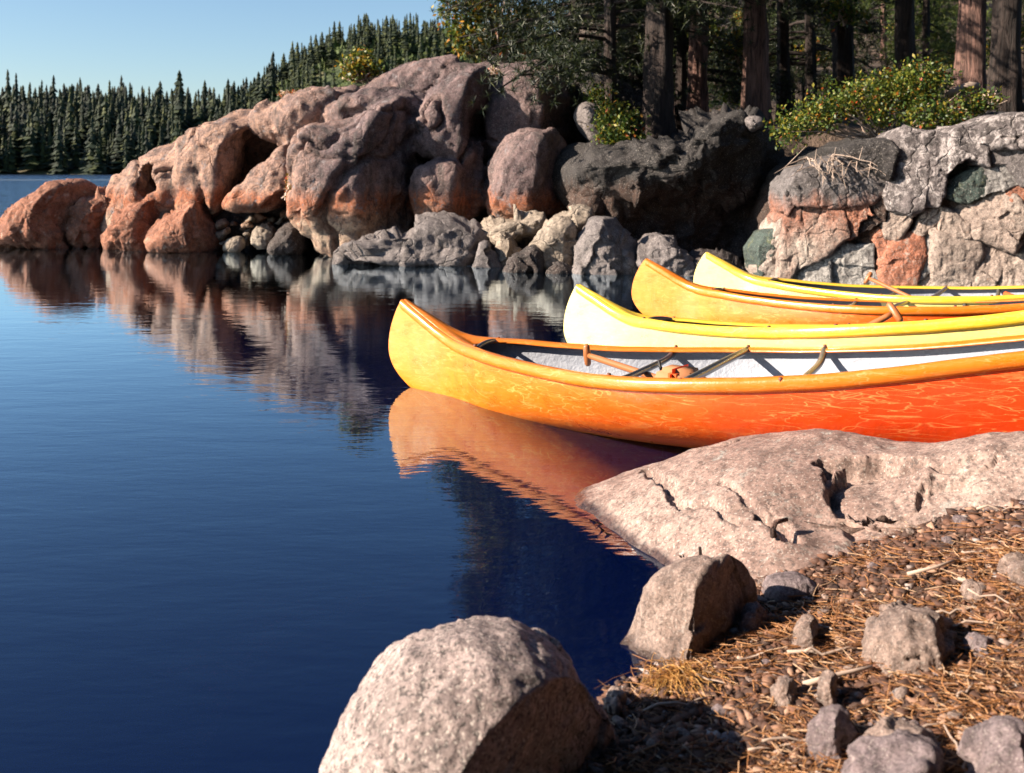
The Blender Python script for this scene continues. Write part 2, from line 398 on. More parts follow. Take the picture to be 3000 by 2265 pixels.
def tps(C):
    Xc = C[:, :2]; n = len(C)
    D = np.linalg.norm(Xc[:, None]-Xc[None], axis=2)
    K = D**2*np.log(D+1e-6)+np.eye(n)*.02
    Pm = np.c_[np.ones(n), Xc]; A = np.block([[K, Pm], [Pm.T, np.zeros((3, 3))]])
    w = np.linalg.solve(A, np.r_[C[:, 2], 0, 0, 0])
    def f(x, y):
        x = np.asarray(x, float); y = np.asarray(y, float)
        q = np.stack([x.ravel(), y.ravel()], 1); r = np.zeros(len(q))
        for k in range(0, len(q), 20000):
            D = np.linalg.norm(q[k:k+20000, None]-Xc[None], axis=2)
            r[k:k+20000] = (D**2*np.log(D+1e-6))@w[:n]+w[n]+q[k:k+20000]@w[n+1:]
        return r.reshape(x.shape)
    return f
_g = tps(CT)
def ground(x, y):
    z = np.clip(_g(x, y), -3, .9)
    p = np.stack([np.asarray(x, float), np.asarray(y, float), np.zeros_like(np.asarray(x, float))], -1)
    return z+.012*fbm(p, 5, 3, 5)
gx = np.linspace(-3, 6, 260); gy = np.linspace(.4, 10.2, 260)
GX, GY = np.meshgrid(gx, gy, indexing='ij')
GZ = ground(GX, GY)
o = ob('ground', mesh('ground', np.stack([GX, GY, GZ], -1).reshape(-1, 3), height_faces(260, 260)), M['soil']); tag(o, kind='structure')
bx = np.linspace(-450, 450, 46)
BX, BY = np.meshgrid(bx, np.linspace(-150, 420, 30), indexing='ij')
o = ob('lake_bed', mesh('lake_bed', np.stack([BX, BY, np.full_like(BX, -3.3)], -1).reshape(-1, 3), height_faces(46, 30)), M['soil']); tag(o, kind='structure')
o = ob('lake_water', mesh('lake_water', [(-450, -150, 0), (450, -150, 0), (450, 420, 0), (-450, 420, 0)], [(0, 1, 2, 3)]), M['water']); tag(o, kind='structure')

def hill_z(x, y):
    u = 1106+x/np.maximum(y, 1)*W
    ridge = np.interp(u, [-1500, -300, 0, 300, 460, 560, 640, 760, 900, 1400, 2400], [14, 13.5, 14, 12.5, 12, 18, 29, 37, 38, 32, 26])
    t = np.clip((y-238)/70., 0, 1)
    q = np.stack([np.asarray(x, float)/30, np.asarray(y, float)/30, np.zeros_like(x)+.5], -1)
    return -1.+ridge*1.05*np.sin(t*np.pi/2)**1.15+1.4*fbm(q, 1, 3, 3)*np.clip(t*4, 0, 1)
HX, HY = np.meshgrid(np.linspace(-330, 330, 120), np.linspace(228, 400, 50), indexing='ij')
o = ob('far_hill', mesh('far_hill', np.stack([HX, HY, hill_z(HX, HY)], -1).reshape(-1, 3), height_faces(120, 50)), M['hill']); tag(o, kind='structure')

def conifer(seed, whorls=13, wid=.16, taper=.85):
    r = np.random.default_rng(seed); V, F = [], []
    V += [(.012, 0, -.03), (-.006, .011, -.03), (-.006, -.011, -.03), (0, 0, .98)]; F += [(0, 1, 3), (1, 2, 3), (2, 0, 3)]
    for k in range(whorls):
        h = .10+.88*k/whorls; rad = wid*(1-h)**taper*(1+.25*r.normal())+.006
        nb = 8; a0 = r.random()*6.28
        for j in range(nb):
            a = a0+j/nb*6.283+r.normal()*.15; L = rad*(.6+.6*r.random()); w = .42*L+.006; dr = .05+.05*r.random()
            c, s_ = math.cos(a), math.sin(a); i = len(V)
            zt = h+.045
            V += [(c*.004, s_*.004, zt+.02), (c*L*.6-s_*w, s_*L*.6+c*w, h-.01), (c*L, s_*L, h-dr*.6), (c*L*.6+s_*w, s_*L*.6-c*w, h-.01)]
            F += [(i, i+1, i+2), (i, i+2, i+3)]
    return np.array(V, float), np.array(F)
CF = [conifer(s, 13, w) for s, w in ((1, .17), (2, .12), (3, .25), (4, .11), (5, .21))]
CM = [mesh('conifer', v, f, False) for v, f in CF]
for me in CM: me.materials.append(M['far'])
r = np.random.default_rng(5); spots = []
tries = 0
while len(spots) < 2300 and tries < 30000:
    tries += 1
    x = r.uniform(-175, 150); y = 238+96*r.random()**1.0
    u = 1106+x/y*W
    if u < -250 or u > 2300: continue
    open_ = u > 560 and 245 < y < 300
    if open_ and r.random() < .35: continue
    spots.append((x, y, u))
spots = np.array(spots)
hz = hill_z(spots[:, 0], spots[:, 1])
hgt = (8.5+6.5*r.random(len(spots))**1.3)*np.where(spots[:, 2] > 600, .72, 1.)*np.where(r.random(len(spots)) < .06, 1.3, 1)
def far_place(u):
    for lim, s_ in ((60, 'above the outer slope of the leftmost boulder'), (150, 'above the top of the leftmost boulder'), (250, 'above the broken red boulder'), (400, 'above the low end of the granite ridge'),
                    (560, 'above the middle of the granite ridge'), (700, 'left of the yellow bush'), (830, 'behind the yellow bush'), (960, 'between yellow bush and autumn tree')):
        if u < lim: return s_
    return 'behind the autumn tree' if u < 1180 else 'behind the dark pines'
order = np.argsort(-(hgt/spots[:, 1])*np.where((spots[:, 2] > -40) & (spots[:, 2] < 1350), 1., .3))
rest = []
for k, i in enumerate(order):
    x, y, u = spots[i]; h_ = hgt[i]; vi = int(r.integers(5)); rz = r.random()*6.28; wd = h_*(.85+.4*r.random())
    if k < 290:
        o = ob('conifer', CM[vi]); o.location = (x, y, hz[i]-.3); o.rotation_euler = (r.normal()*.02, r.normal()*.02, rz); o.scale = (wd, wd, h_)
        tag(o, ('tall' if h_ > 13 else 'short' if h_ < 9.5 else 'middling')+' far-shore conifer '+('near the waterline ' if y < 256 else 'partway up the hill ' if y < 300 else 'on the skyline ')+far_place(u), 'tree', 'conifers on the far shore')
    else:
        v, f = CF[vi]; c, s_ = math.cos(rz), math.sin(rz)
        vv = np.stack([(v[:, 0]*c-v[:, 1]*s_)*wd+x, (v[:, 0]*s_+v[:, 1]*c)*wd+y, v[:, 2]*h_+hz[i]-.3], 1)
        rest.append((vv, f))
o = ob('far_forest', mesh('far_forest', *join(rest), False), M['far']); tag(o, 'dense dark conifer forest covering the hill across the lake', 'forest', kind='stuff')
bl = []
for k in range(1500):
    x = r.uniform(-95, 120); y = 236+75*r.random(); u = 1106+x/y*W
    if u < 480 and k % 12: continue
    z = float(hill_z(np.array([x]), np.array([y]))[0]); s_ = 1.1+1.6*r.random(); n_ = 26
    a = r.normal(size=(n_, 3)); a /= np.linalg.norm(a, axis=1)[:, None]; a[:, 2] = np.abs(a[:, 2])
    c = a*s_*(.6+.5*r.random((n_, 1)))+np.array([x, y, z])
    d1 = r.normal(size=(n_, 3))*s_*.33; d2 = r.normal(size=(n_, 3))*s_*.33
    bl.append((np.stack([c, c+d1, c+d2], 1).reshape(-1, 3), np.arange(n_*3).reshape(-1, 3)))
o = ob('hillside_scrub', mesh('hillside_scrub', *join(bl), False), M['farbush']); tag(o, 'light green scrub on the open slope across the lake', 'scrub', kind='stuff')

# unseen wooded bank right of and behind the camera, added to darken the shadows
def bank_s(x, y): return np.maximum(x-(.5*np.clip(y, 0, 20)+3.4), -2.5-y)
KX, KY = np.meshgrid(np.linspace(-14, 48, 70), np.linspace(-34, 14, 60), indexing='ij')
KZ = -1.2+np.clip((bank_s(KX, KY)+1.6)*.75, 0, 2.3)+.08*np.clip(bank_s(KX, KY), 0, 30)
KZ = np.where(KX < -8, KZ-(-8-KX)*.6, KZ)
o = ob('added_shade_bank', mesh('added_shade_bank', np.stack([KX, KY, KZ], -1).reshape(-1, 3), height_faces(70, 60)), M['floor']); tag(o, kind='structure')
r = np.random.default_rng(8); rest = []
for k in range(900):
    x = r.uniform(-6, 34); y = r.uniform(-24, 12.5); s_ = float(bank_s(x, y))
    if s_ < 1.6 or s_ > 13: continue
    h_ = 8+6*r.random(); v, f = CF[int(r.integers(5))]; wd = h_*1.25
    rest.append((np.stack([v[:, 0]*wd+x, v[:, 1]*wd+y, v[:, 2]*h_+1.], 1), f))
o = ob('added_shade_forest', mesh('added_shade_forest', *join(rest), False), M['far']); tag(o, 'unseen conifer wood added beside and behind the viewpoint to deepen the shadows', 'forest', kind='stuff')

# ------------------------------------------------------------------ rock builder
def chaikin(p, k):
    for _ in range(k):
        q = np.roll(p, -1, 0); p = np.stack([.75*p+.25*q, .25*p+.75*q], 1).reshape(-1, 2)
    return p
def resample(p, n):
    q = np.vstack([p, p[:1]]); d_ = np.r_[0, np.cumsum(np.linalg.norm(np.diff(q, axis=0), axis=1))]
    t = np.linspace(0, d_[-1], n, endpoint=False)
    return np.stack([np.interp(t, d_, q[:, 0]), np.interp(t, d_, q[:, 1])], 1)
def pillow(poly, Y, front, back, e=2.4, n=96, m=26, soft=2, amp=.03, freq=2., seed=0, cuts=(), tilt=(0, 0), dents=(), fine=.35, centre=None, facet=None):
    """solid rock: outline given by photo bearings at distance Y, with its own bulge towards and away from the viewer"""
    pts = np.array([P(u, v, Y)[[0, 2]] for u, v in poly])
    if np.sum(pts[:, 0]*np.roll(pts[:, 1], -1)-np.roll(pts[:, 0], -1)*pts[:, 1]) < 0: pts = pts[::-1]
    pts = resample(chaikin(pts, soft), n)
    c = pts.mean(0) if centre is None else P(centre[0], centre[1], Y)[[0, 2]]
    t = np.linspace(0, 1, m); rho = np.sin(t*np.pi/2)
    rows = []
    for side, dep in ((-1, front), (1, back)):
        rr = rho if side < 0 else rho[::-1][1:]
        for q in rr:
            xz = c+(pts-c)*q
            y = side*dep*(max(0, 1-q**e))**(1/e)
            rows.append(np.c_[xz[:, 0]-c[0], np.full(n, y), xz[:, 1]-c[1]])
    V = np.array(rows).reshape(-1, 3)
    V[:, 1] += tilt[0]*V[:, 0]+tilt[1]*V[:, 2]
    ext = np.abs(V).max(0)
    for (nx, ny, nz, h) in cuts:
        nv = np.array([nx, ny, nz], float); nv /= np.linalg.norm(nv)
        H = h*np.max(V@nv); dd = V@nv
        over = np.maximum(dd-H, 0); V -= (over*.93)[:, None]*nv
    for (u, v, rad, dep) in dents:                      # hollows eroded into the face
        q = P(u, v, Y)-np.array([c[0], Y, c[1]]); dx = (V[:, 0]-q[0]); dz = (V[:, 2]-q[2])
        rr = np.sqrt((dx*1.25)**2+(dz+.4*dx)**2)/(rad*Y/W)*(1+.45*fbm(V+Y, 2.6, 3, seed+5)); V[:, 1] += np.where(V[:, 1] < 0, dep*np.clip(1-rr**2, 0, 1)**1.0, 0)
    V = V+np.array([c[0], Y, c[1]])
    F = grid_faces(2*m-1, n, True)
    # normals for displacement
    me = mesh('tmp', V, F); nn = np.empty(len(V)*3, np.float32); me.vertices.foreach_get('normal', nn); nn = nn.reshape(-1, 3); bpy.data.meshes.remove(me)
    L = fbm(V, freq, 3, seed)*amp+(fbm(V, freq*3.1, 4, seed+50, True)-.6)*amp*fine
    if facet:
        fa, cell, cw = facet; rr_ = np.random.default_rng(seed+900)
        lo, hi = V.min(0), V.max(0); ns_ = int(np.clip(2*((hi-lo)[0]*(hi-lo)[2])/cell**2, 8, 400))
        S_ = V[rr_.integers(0, len(V), ns_)]; T_ = rr_.normal(size=(ns_, 3)); T_ /= np.linalg.norm(T_, axis=1)[:, None]
        wv = V+cell*.16*np.stack([fbm(V, 2.2/cell, 2, seed+s_) for s_ in (1, 2, 3)], 1)
        L2 = np.empty(len(V))
        for k in range(0, len(V), 8000):
            D2 = np.linalg.norm(wv[k:k+8000, None]-S_[None], axis=2); i2 = np.argpartition(D2, 1, axis=1)[:, :2]
            d2 = np.take_along_axis(D2, i2, 1); sw = d2[:, 0] > d2[:, 1]; near_ = np.where(sw, i2[:, 1], i2[:, 0]); gap = np.abs(d2[:, 0]-d2[:, 1])
            q_ = wv[k:k+8000]-S_[near_]
            L2[k:k+8000] = np.einsum('ij,ij->i', q_, T_[near_])*fa+(near_ % 5-2)*cell*.03*fa*2-cw*np.clip(1-gap/(cell*.10), 0, 1)
        L = L+L2
    V = V+nn*L[:, None]
    return V, F
def rock(name, poly, Y, mat, label=None, cat='rock', parent=None, group=None, **kw):
    V, F = pillow(poly, Y, **kw)
    me = mesh(name, V, F)
    o = ob(name, me, mat, parent)
    if label: tag(o, label, cat, group)
    return o

# ------------------------------------------------------------------ the granite point (background left)
lobes = [
 ([(280, 420), (330, 352), (420, 312), (500, 272), (570, 252), (640, 222), (720, 215), (760, 300), (720, 520), (640, 500), (560, 470), (470, 480), (300, 470)], 16.9, .35, 1.6, dict(e=3.5, n=150, m=40, amp=.10, freq=1.4, seed=2)),
 # outline, distance, front bulge, back bulge, options
 ([(770, 190), (860, 150), (930, 134), (1000, 131), (1100, 137), (1200, 141), (1238, 152), (1262, 240), (1285, 330), (1290, 480), (1200, 560), (700, 560), (560, 470), (640, 300)], 16.6, .9, 2.2, dict(e=3.2, n=220, m=60, amp=.06, freq=.9, seed=3)),
 ([(238, 560), (250, 410), (272, 378), (320, 340), (380, 313), (430, 296), (500, 330), (500, 480), (480, 560)], 16.4, 1.0, 1.4, dict(e=2.2, n=140, m=40, amp=.09, freq=1.2, seed=4, dents=[(362, 385, 32, .75), (352, 410, 26, .5)])),
 ([(372, 330), (420, 297), (470, 264), (520, 245), (566, 241), (590, 262), (520, 300), (488, 340), (474, 400), (462, 470), (430, 500), (385, 470)], 15.9, .75, 1.5, dict(e=2.2, n=140, m=36, amp=.09, freq=1.6, seed=6)),
 ([(556, 246), (600, 225), (650, 203), (720, 193), (770, 186), (760, 260), (700, 300), (650, 330), (600, 300), (570, 290)], 15.8, .75, 1.5, dict(e=2.3, n=140, m=36, amp=.10, freq=1.6, seed=7)),
 ([(440, 350), (480, 298), (520, 290), (505, 350), (480, 420), (462, 470), (448, 430)], 15.3, .25, .8, dict(e=2.5, n=80, m=24, amp=.03, freq=2, seed=8, cuts=((1, -.5, 0, .45),))),
 ([(474, 452), (510, 415), (560, 372), (606, 308), (622, 330), (640, 400), (600, 440), (540, 452)], 14.9, .35, 1.0, dict(e=3.5, n=100, m=28, amp=.045, freq=2.2, seed=9, tilt=(-.35, 0.5))),
 ([(640, 345), (662, 292), (700, 268), (760, 252), (820, 222), (880, 215), (925, 245), (935, 320), (915, 400), (905, 480), (868, 520), (800, 540), (750, 530), (700, 522), (650, 500), (628, 450)], 14.7, 1.15, 1.6, dict(e=2.1, n=200, m=60, amp=.10, freq=1.4, seed=10, cuts=((.9, -.5, -.05, .62),), centre=(770, 390))),
 ([(700, 240), (760, 205), (830, 190), (900, 200), (930, 225), (880, 260), (780, 270), (710, 275)], 15.4, .8, 1., dict(e=2.3, n=110, m=30, amp=.08, freq=1.6, seed=11)),
 ([(905, 290), (935, 225), (985, 182), (1040, 165), (1090, 175), (1098, 240), (1078, 320), (1040, 352), (960, 352), (915, 330)], 14.9, 1.1, 1.4, dict(e=2.2, n=150, m=44, amp=.10, freq=1.6, seed=12, cuts=((.95, -.45, 0, .45),), dents=[(1045, 270, 34, .8)])),
 ([(1062, 300), (1072, 215), (1095, 172), (1150, 160), (1205, 170), (1225, 220), (1215, 290), (1150, 315), (1090, 345)], 15.0, .85, 1.4, dict(e=2.2, n=140, m=40, amp=.09, freq=1.6, seed=13, cuts=((.95, -.4, 0, .55),))),
 ([(906, 372), (950, 348), (1010, 352), (1040, 375), (1036, 420), (1015, 460), (950, 478), (908, 470)], 14.4, .8, 1.2, dict(e=2.2, n=110, m=32, amp=.07, freq=2, seed=14, cuts=((.95, -.5, 0, .6),))),
 ([(1062, 390), (1085, 335), (1140, 300), (1190, 292), (1226, 315), (1236, 380), (1225, 445), (1160, 468), (1064, 468)], 14.2, .95, 1.3, dict(e=2.2, n=140, m=40, amp=.08, freq=1.7, seed=15, cuts=((.95, -.5, 0, .52),))),
 ([(690, 470), (760, 480), (850, 500), (890, 520), (830, 545), (760, 560), (690, 545)], 14.2, .5, 1.0, dict(e=2.2, n=90, m=26, amp=.05, freq=2, seed=16)),
]
def grow(poly, px):
    q = np.array(poly, float); c = q.mean(0); d_ = q-c; ln = np.linalg.norm(d_, axis=1)[:, None]
    return [tuple(a) for a in c+d_*(1+px/ln)]
parts = []
for k, (poly, Y, fr, bk, kw) in enumerate(lobes):
    kw['e'] = max(kw.get('e', 2.2), 2.5); kw['facet'] = (.10, .8, .0); kw['amp'] = kw.get('amp', .08)*.6
    if k >= 9: kw['e'] = 3.4; fr = fr*.8
    parts.append(pillow(poly if k in (0, 1) else grow(poly, 5 if k < 9 else 12), Y, fr, bk, **kw))
V, F = join(parts)
tmp = ob('tmp', mesh('tmp', V, F))
md = tmp.modifiers.new('u', 'REMESH'); md.mode = 'VOXEL'; md.voxel_size = .042
md = tmp.modifiers.new('s', 'SMOOTH'); md.factor = .5; md.iterations = 3
me = bpy.data.meshes.new_from_object(tmp.evaluated_get(bpy.context.evaluated_depsgraph_get()))
bpy.data.objects.remove(tmp)
nv = len(me.vertices); V = np.empty(nv*3, np.float32); me.vertices.foreach_get('co', V); V = V.reshape(-1, 3).astype(float)
nn = np.empty(nv*3, np.float32); me.vertices.foreach_get('normal', nn); nn = nn.reshape(-1, 3)
Q = V+.18*np.stack([fbm(V, .9, 3, s_) for s_ in (301, 302, 303)], 1)
joint = np.abs(vnoise(Q*np.array([.75, .75, .28]), 311)); joint2 = np.abs(vnoise(Q*np.array([.5, .5, 1.1])+7, 317))
rg = np.random.default_rng(44); sel = rg.integers(0, nv, 330); S_ = V[sel]*np.array([1, 1, .55]); T_ = rg.normal(size=(330, 3)); T_ /= np.linalg.norm(T_, axis=1)[:, None]
W2 = V*np.array([1, 1, .55])+.16*np.stack([fbm(V, 1.6, 3, s_) for s_ in (331, 332, 333)], 1); fc = np.empty(nv)
for k in range(0, nv, 6000):
    D2 = np.linalg.norm(W2[k:k+6000, None]-S_[None], axis=2); i2 = np.argpartition(D2, 1, axis=1)[:, :2]; d2 = np.take_along_axis(D2, i2, 1)
    na = np.where(d2[:, 0] > d2[:, 1], i2[:, 1], i2[:, 0]); gap = np.abs(d2[:, 0]-d2[:, 1])
    fc[k:k+6000] = .075*np.einsum('ij,ij->i', W2[k:k+6000]-S_[na], T_[na])-.02*np.clip(1-gap/.04, 0, 1)
dsp = fc+.014*fbm(V, 2.6, 4, 320)+.014*(fbm(V, 6., 4, 330, True)-.6)-.16*np.clip(1-joint/.022, 0, 1)-.09*np.clip(1-joint2/.016, 0, 1)
V = V+nn*dsp[:, None]-np.array([-1, 15.5, 0]); me.vertices.foreach_set('co', V.astype(np.float32).ravel()); me.update()
me.polygons.foreach_set('use_smooth', np.ones(len(me.polygons), bool)); me.name = 'rock_point'
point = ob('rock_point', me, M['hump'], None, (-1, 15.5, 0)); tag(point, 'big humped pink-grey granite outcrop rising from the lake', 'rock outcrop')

# boulders of the point at the water's edge
rock('boulder', [(-14, 540), (-6, 508), (28, 465), (62, 430), (88, 410), (130, 395), (168, 398), (196, 412), (202, 470), (205, 545)], 15.9, M['red'],
     'rounded red-brown boulder at the far left, outermost rock of the point', front=.75, back=.9, e=2.2, n=140, m=40, amp=.05, freq=1.8, seed=21, cuts=((.9, -.5, 0, .55),), facet=(.14, .5, .02))
rock('boulder', [(140, 545), (150, 470), (168, 425), (205, 415), (248, 430), (268, 458), (276, 500), (262, 545)], 16.0, M['red'],
     'broken red boulder leaning against the outermost rounded boulder', front=.5, back=.9, e=2.4, n=120, m=34, amp=.08, freq=2.2, seed=22, cuts=((.9, -.5, 0, .6),), facet=(.3, .4, .03))
rock('boulder', [(228, 550), (234, 492), (262, 458), (300, 436), (338, 424), (378, 424), (394, 446), (368, 500), (352, 550)], 15.5, M['red'],
     'dark red boulder between the pink wedge and the broken red boulder', front=.45, back=.8, e=2.3, n=120, m=34, amp=.06, freq=2.2, seed=23, cuts=((.8, -.6, 0, .5),), facet=(.25, .4, .02))
rock('boulder', [(322, 550), (328, 498), (350, 472), (392, 446), (432, 420), (440, 452), (470, 505), (484, 545), (470, 556)], 15.1, M['red'],
     'pink wedge-shaped boulder with a dark right side at the waterline', front=.5, back=.9, e=2.6, n=130, m=36, amp=.05, freq=1.8, seed=24, cuts=((1, -.35, 0, .55),), facet=(.15, .5, .015))
rock('stone', [(480, 546), (488, 522), (504, 511), (526, 508), (531, 528), (520, 545)], 14.9, M['pale'], 'cream stone in the water below the rubble gap', front=.16, back=.25, n=60, m=18, amp=.02, freq=5, seed=25)
rock('stone', [(546, 535), (543, 508), (556, 488), (575, 480), (592, 494), (600, 508), (586, 532), (570, 538)], 14.9, M['pale'], 'angular white stone beside the dark one at the waterline', front=.2, back=.3, n=60, m=18, soft=1, amp=.03, freq=5, seed=26)
rock('boulder', [(575, 556), (590, 508), (612, 482), (640, 474), (664, 492), (660, 530), (648, 556)], 14.7, M['dark'], 'dark boulder at the foot of the bulging granite face', front=.4, back=.5, n=80, m=22, amp=.04, freq=3, seed=27)
r = np.random.default_rng(31)
for k in range(30):
    u = 470+165*r.random(); v = 460+70*r.random()*min(1, (640-u)/80+.3); s_ = 6+9*r.random()
    a = np.sort(r.random(7))*6.28
    rock('rubble_stone', [(u+s_*1.2*math.cos(q), v+s_*math.sin(q)) for q in a+.2], 15.2+.5*r.random()-(v-460)*.006, M['pale'] if r.random() < .6 else M['ridge'],
         ('upper' if v < 480 else 'lower')+' rubble stone '+('beside the pink wedge boulder' if u < 520 else 'above the cream stone' if u < 560 else 'under the bulging granite face'), 'stone', group='rubble stones in the gap of the point', front=.1, back=.14, n=28, m=8, soft=1, amp=.02, freq=6, seed=100+k)
rock('scree', [(455, 480), (500, 462), (560, 455), (640, 455), (660, 560), (470, 560)], 15.7, M['dark'], 'dark broken bedrock behind the rubble in the gap', front=.3, back=.8, n=110, m=34, amp=.12, freq=2.6, seed=28)

# low rocks along the cove
low = [
 ('long low purple-grey rock running into the cove', [(742, 566), (760, 546), (806, 522), (870, 502), (940, 489), (992, 494), (1040, 508), (1062, 545), (1088, 586), (960, 590), (820, 578)], 13.1, 'grey', .45, .8, dict(cuts=((0, -.8, .6, .7), (.7, -.7, 0, .8)), amp=.07)),
 ('small triangular grey rock at the end of the long low rock', [(1018, 585), (1028, 552), (1046, 520), (1064, 548), (1086, 588)], 12.7, 'grey', .2, .4, dict(amp=.03)),
 ('cream tilted slab above the triangular rock', [(1040, 500), (1074, 472), (1120, 464), (1170, 462), (1178, 480), (1160, 510), (1110, 520), (1090, 540), (1056, 530)], 13.3, 'pale', .3, .5, dict(amp=.05)),
 ('narrow pale rock leaning beside the cream slab', [(1070, 500), (1100, 498), (1118, 540), (1110, 592), (1086, 592), (1066, 545)], 12.8, 'pale', .22, .4, dict(amp=.03)),
 ('tall pale pink rock standing in the cove shallows', [(1150, 540), (1162, 508), (1186, 480), (1222, 474), (1250, 500), (1256, 545), (1246, 600), (1164, 600)], 12.4, 'pale', .35, .5, dict(amp=.05, cuts=((.8, -.6, 0, .7),))),
 ('cream stone perched above the tall pale rock', [(1198, 478), (1224, 456), (1256, 449), (1278, 458), (1270, 480), (1244, 498), (1215, 488)], 12.8, 'pale', .2, .35, dict(amp=.03)),
 ('small blue-grey rock in the water between the pale rocks', [(1102, 596), (1108, 560), (1134, 545), (1160, 536), (1166, 560), (1166, 598)], 12.1, 'dark', .2, .3, dict(amp=.03)),
 ('little dark stone at the foot of the tall pale rock', [(1180, 604), (1190, 584), (1214, 574), (1238, 590), (1240, 606)], 11.9, 'dark', .15, .2, dict(amp=.02)),
 ('shaded blue-grey rock under the dark cliff', [(1236, 612), (1240, 540), (1262, 505), (1296, 484), (1324, 505), (1356, 548), (1380, 580), (1388, 612)], 12.0, 'grey', .35, .7, dict(amp=.08)),
 ('shaded rock behind the bow of the orange middle canoe', [(1372, 614), (1378, 555), (1404, 512), (1440, 508), (1478, 535), (1500, 580), (1506, 614)], 11.9, 'grey', .35, .7, dict(amp=.08)),
 ('low dark rock behind the farthest yellow bow', [(1480, 616), (1490, 575), (1530, 545), (1590, 560), (1640, 600), (1650, 616)], 11.8, 'dark', .3, .6, dict(amp=.07)),
]
for k, (lb, poly, Y, mt, fr, bk, kw) in enumerate(low):
    rock('shore_rock', poly, Y, M[mt], lb, 'rock', front=fr, back=bk, n=120, m=34, soft=1, e=3.2, freq=2.4, seed=40+k, facet=(.36, .36, .01), **{**kw, 'amp': kw['amp']*.55})

# dark overhanging cliff between the point and the jointed wall
cliff = empty('dark_cliff', (2, 13, 0)); tag(cliff, 'dark overhanging cliff in shade behind the canoe bows', 'cliff')
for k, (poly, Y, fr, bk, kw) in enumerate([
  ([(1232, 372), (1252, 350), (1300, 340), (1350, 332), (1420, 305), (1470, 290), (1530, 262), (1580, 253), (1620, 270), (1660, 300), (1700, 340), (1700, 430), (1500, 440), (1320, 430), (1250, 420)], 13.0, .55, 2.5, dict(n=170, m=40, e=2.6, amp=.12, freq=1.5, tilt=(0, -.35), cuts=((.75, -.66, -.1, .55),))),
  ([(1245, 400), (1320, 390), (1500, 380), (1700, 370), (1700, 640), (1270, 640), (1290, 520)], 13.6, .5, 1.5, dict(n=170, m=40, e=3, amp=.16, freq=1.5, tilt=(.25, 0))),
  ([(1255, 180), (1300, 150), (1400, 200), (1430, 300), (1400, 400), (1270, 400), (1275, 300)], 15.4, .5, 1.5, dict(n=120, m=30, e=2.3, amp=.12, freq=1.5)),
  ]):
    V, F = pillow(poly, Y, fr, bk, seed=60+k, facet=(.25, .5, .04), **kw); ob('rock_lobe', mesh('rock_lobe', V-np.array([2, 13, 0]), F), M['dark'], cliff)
rock('boulder', [(1246, 250), (1262, 228), (1300, 240), (1310, 290), (1300, 330), (1270, 300)], 14.6, M['grey'], 'grey boulder between the granite hump and the green shrub', front=.3, back=.4, n=70, m=20, amp=.05, seed=66)
rock('boulder', [(1294, 215), (1306, 192), (1326, 182), (1344, 196), (1340, 250), (1300, 250)], 15.2, M['pale'], 'pale rounded boulder under the dark conifer branches', front=.25, back=.4, n=70, m=20, amp=.05, seed=67)
rock('boulder', [(1608, 268), (1614, 254), (1628, 250), (1642, 258), (1644, 272), (1626, 282)], 12.6, M['grey'], 'small grey stone beside the big red-brown trunk', front=.12, back=.2, n=50, m=14, amp=.03, seed=68, facet=(.3, .1, 0))

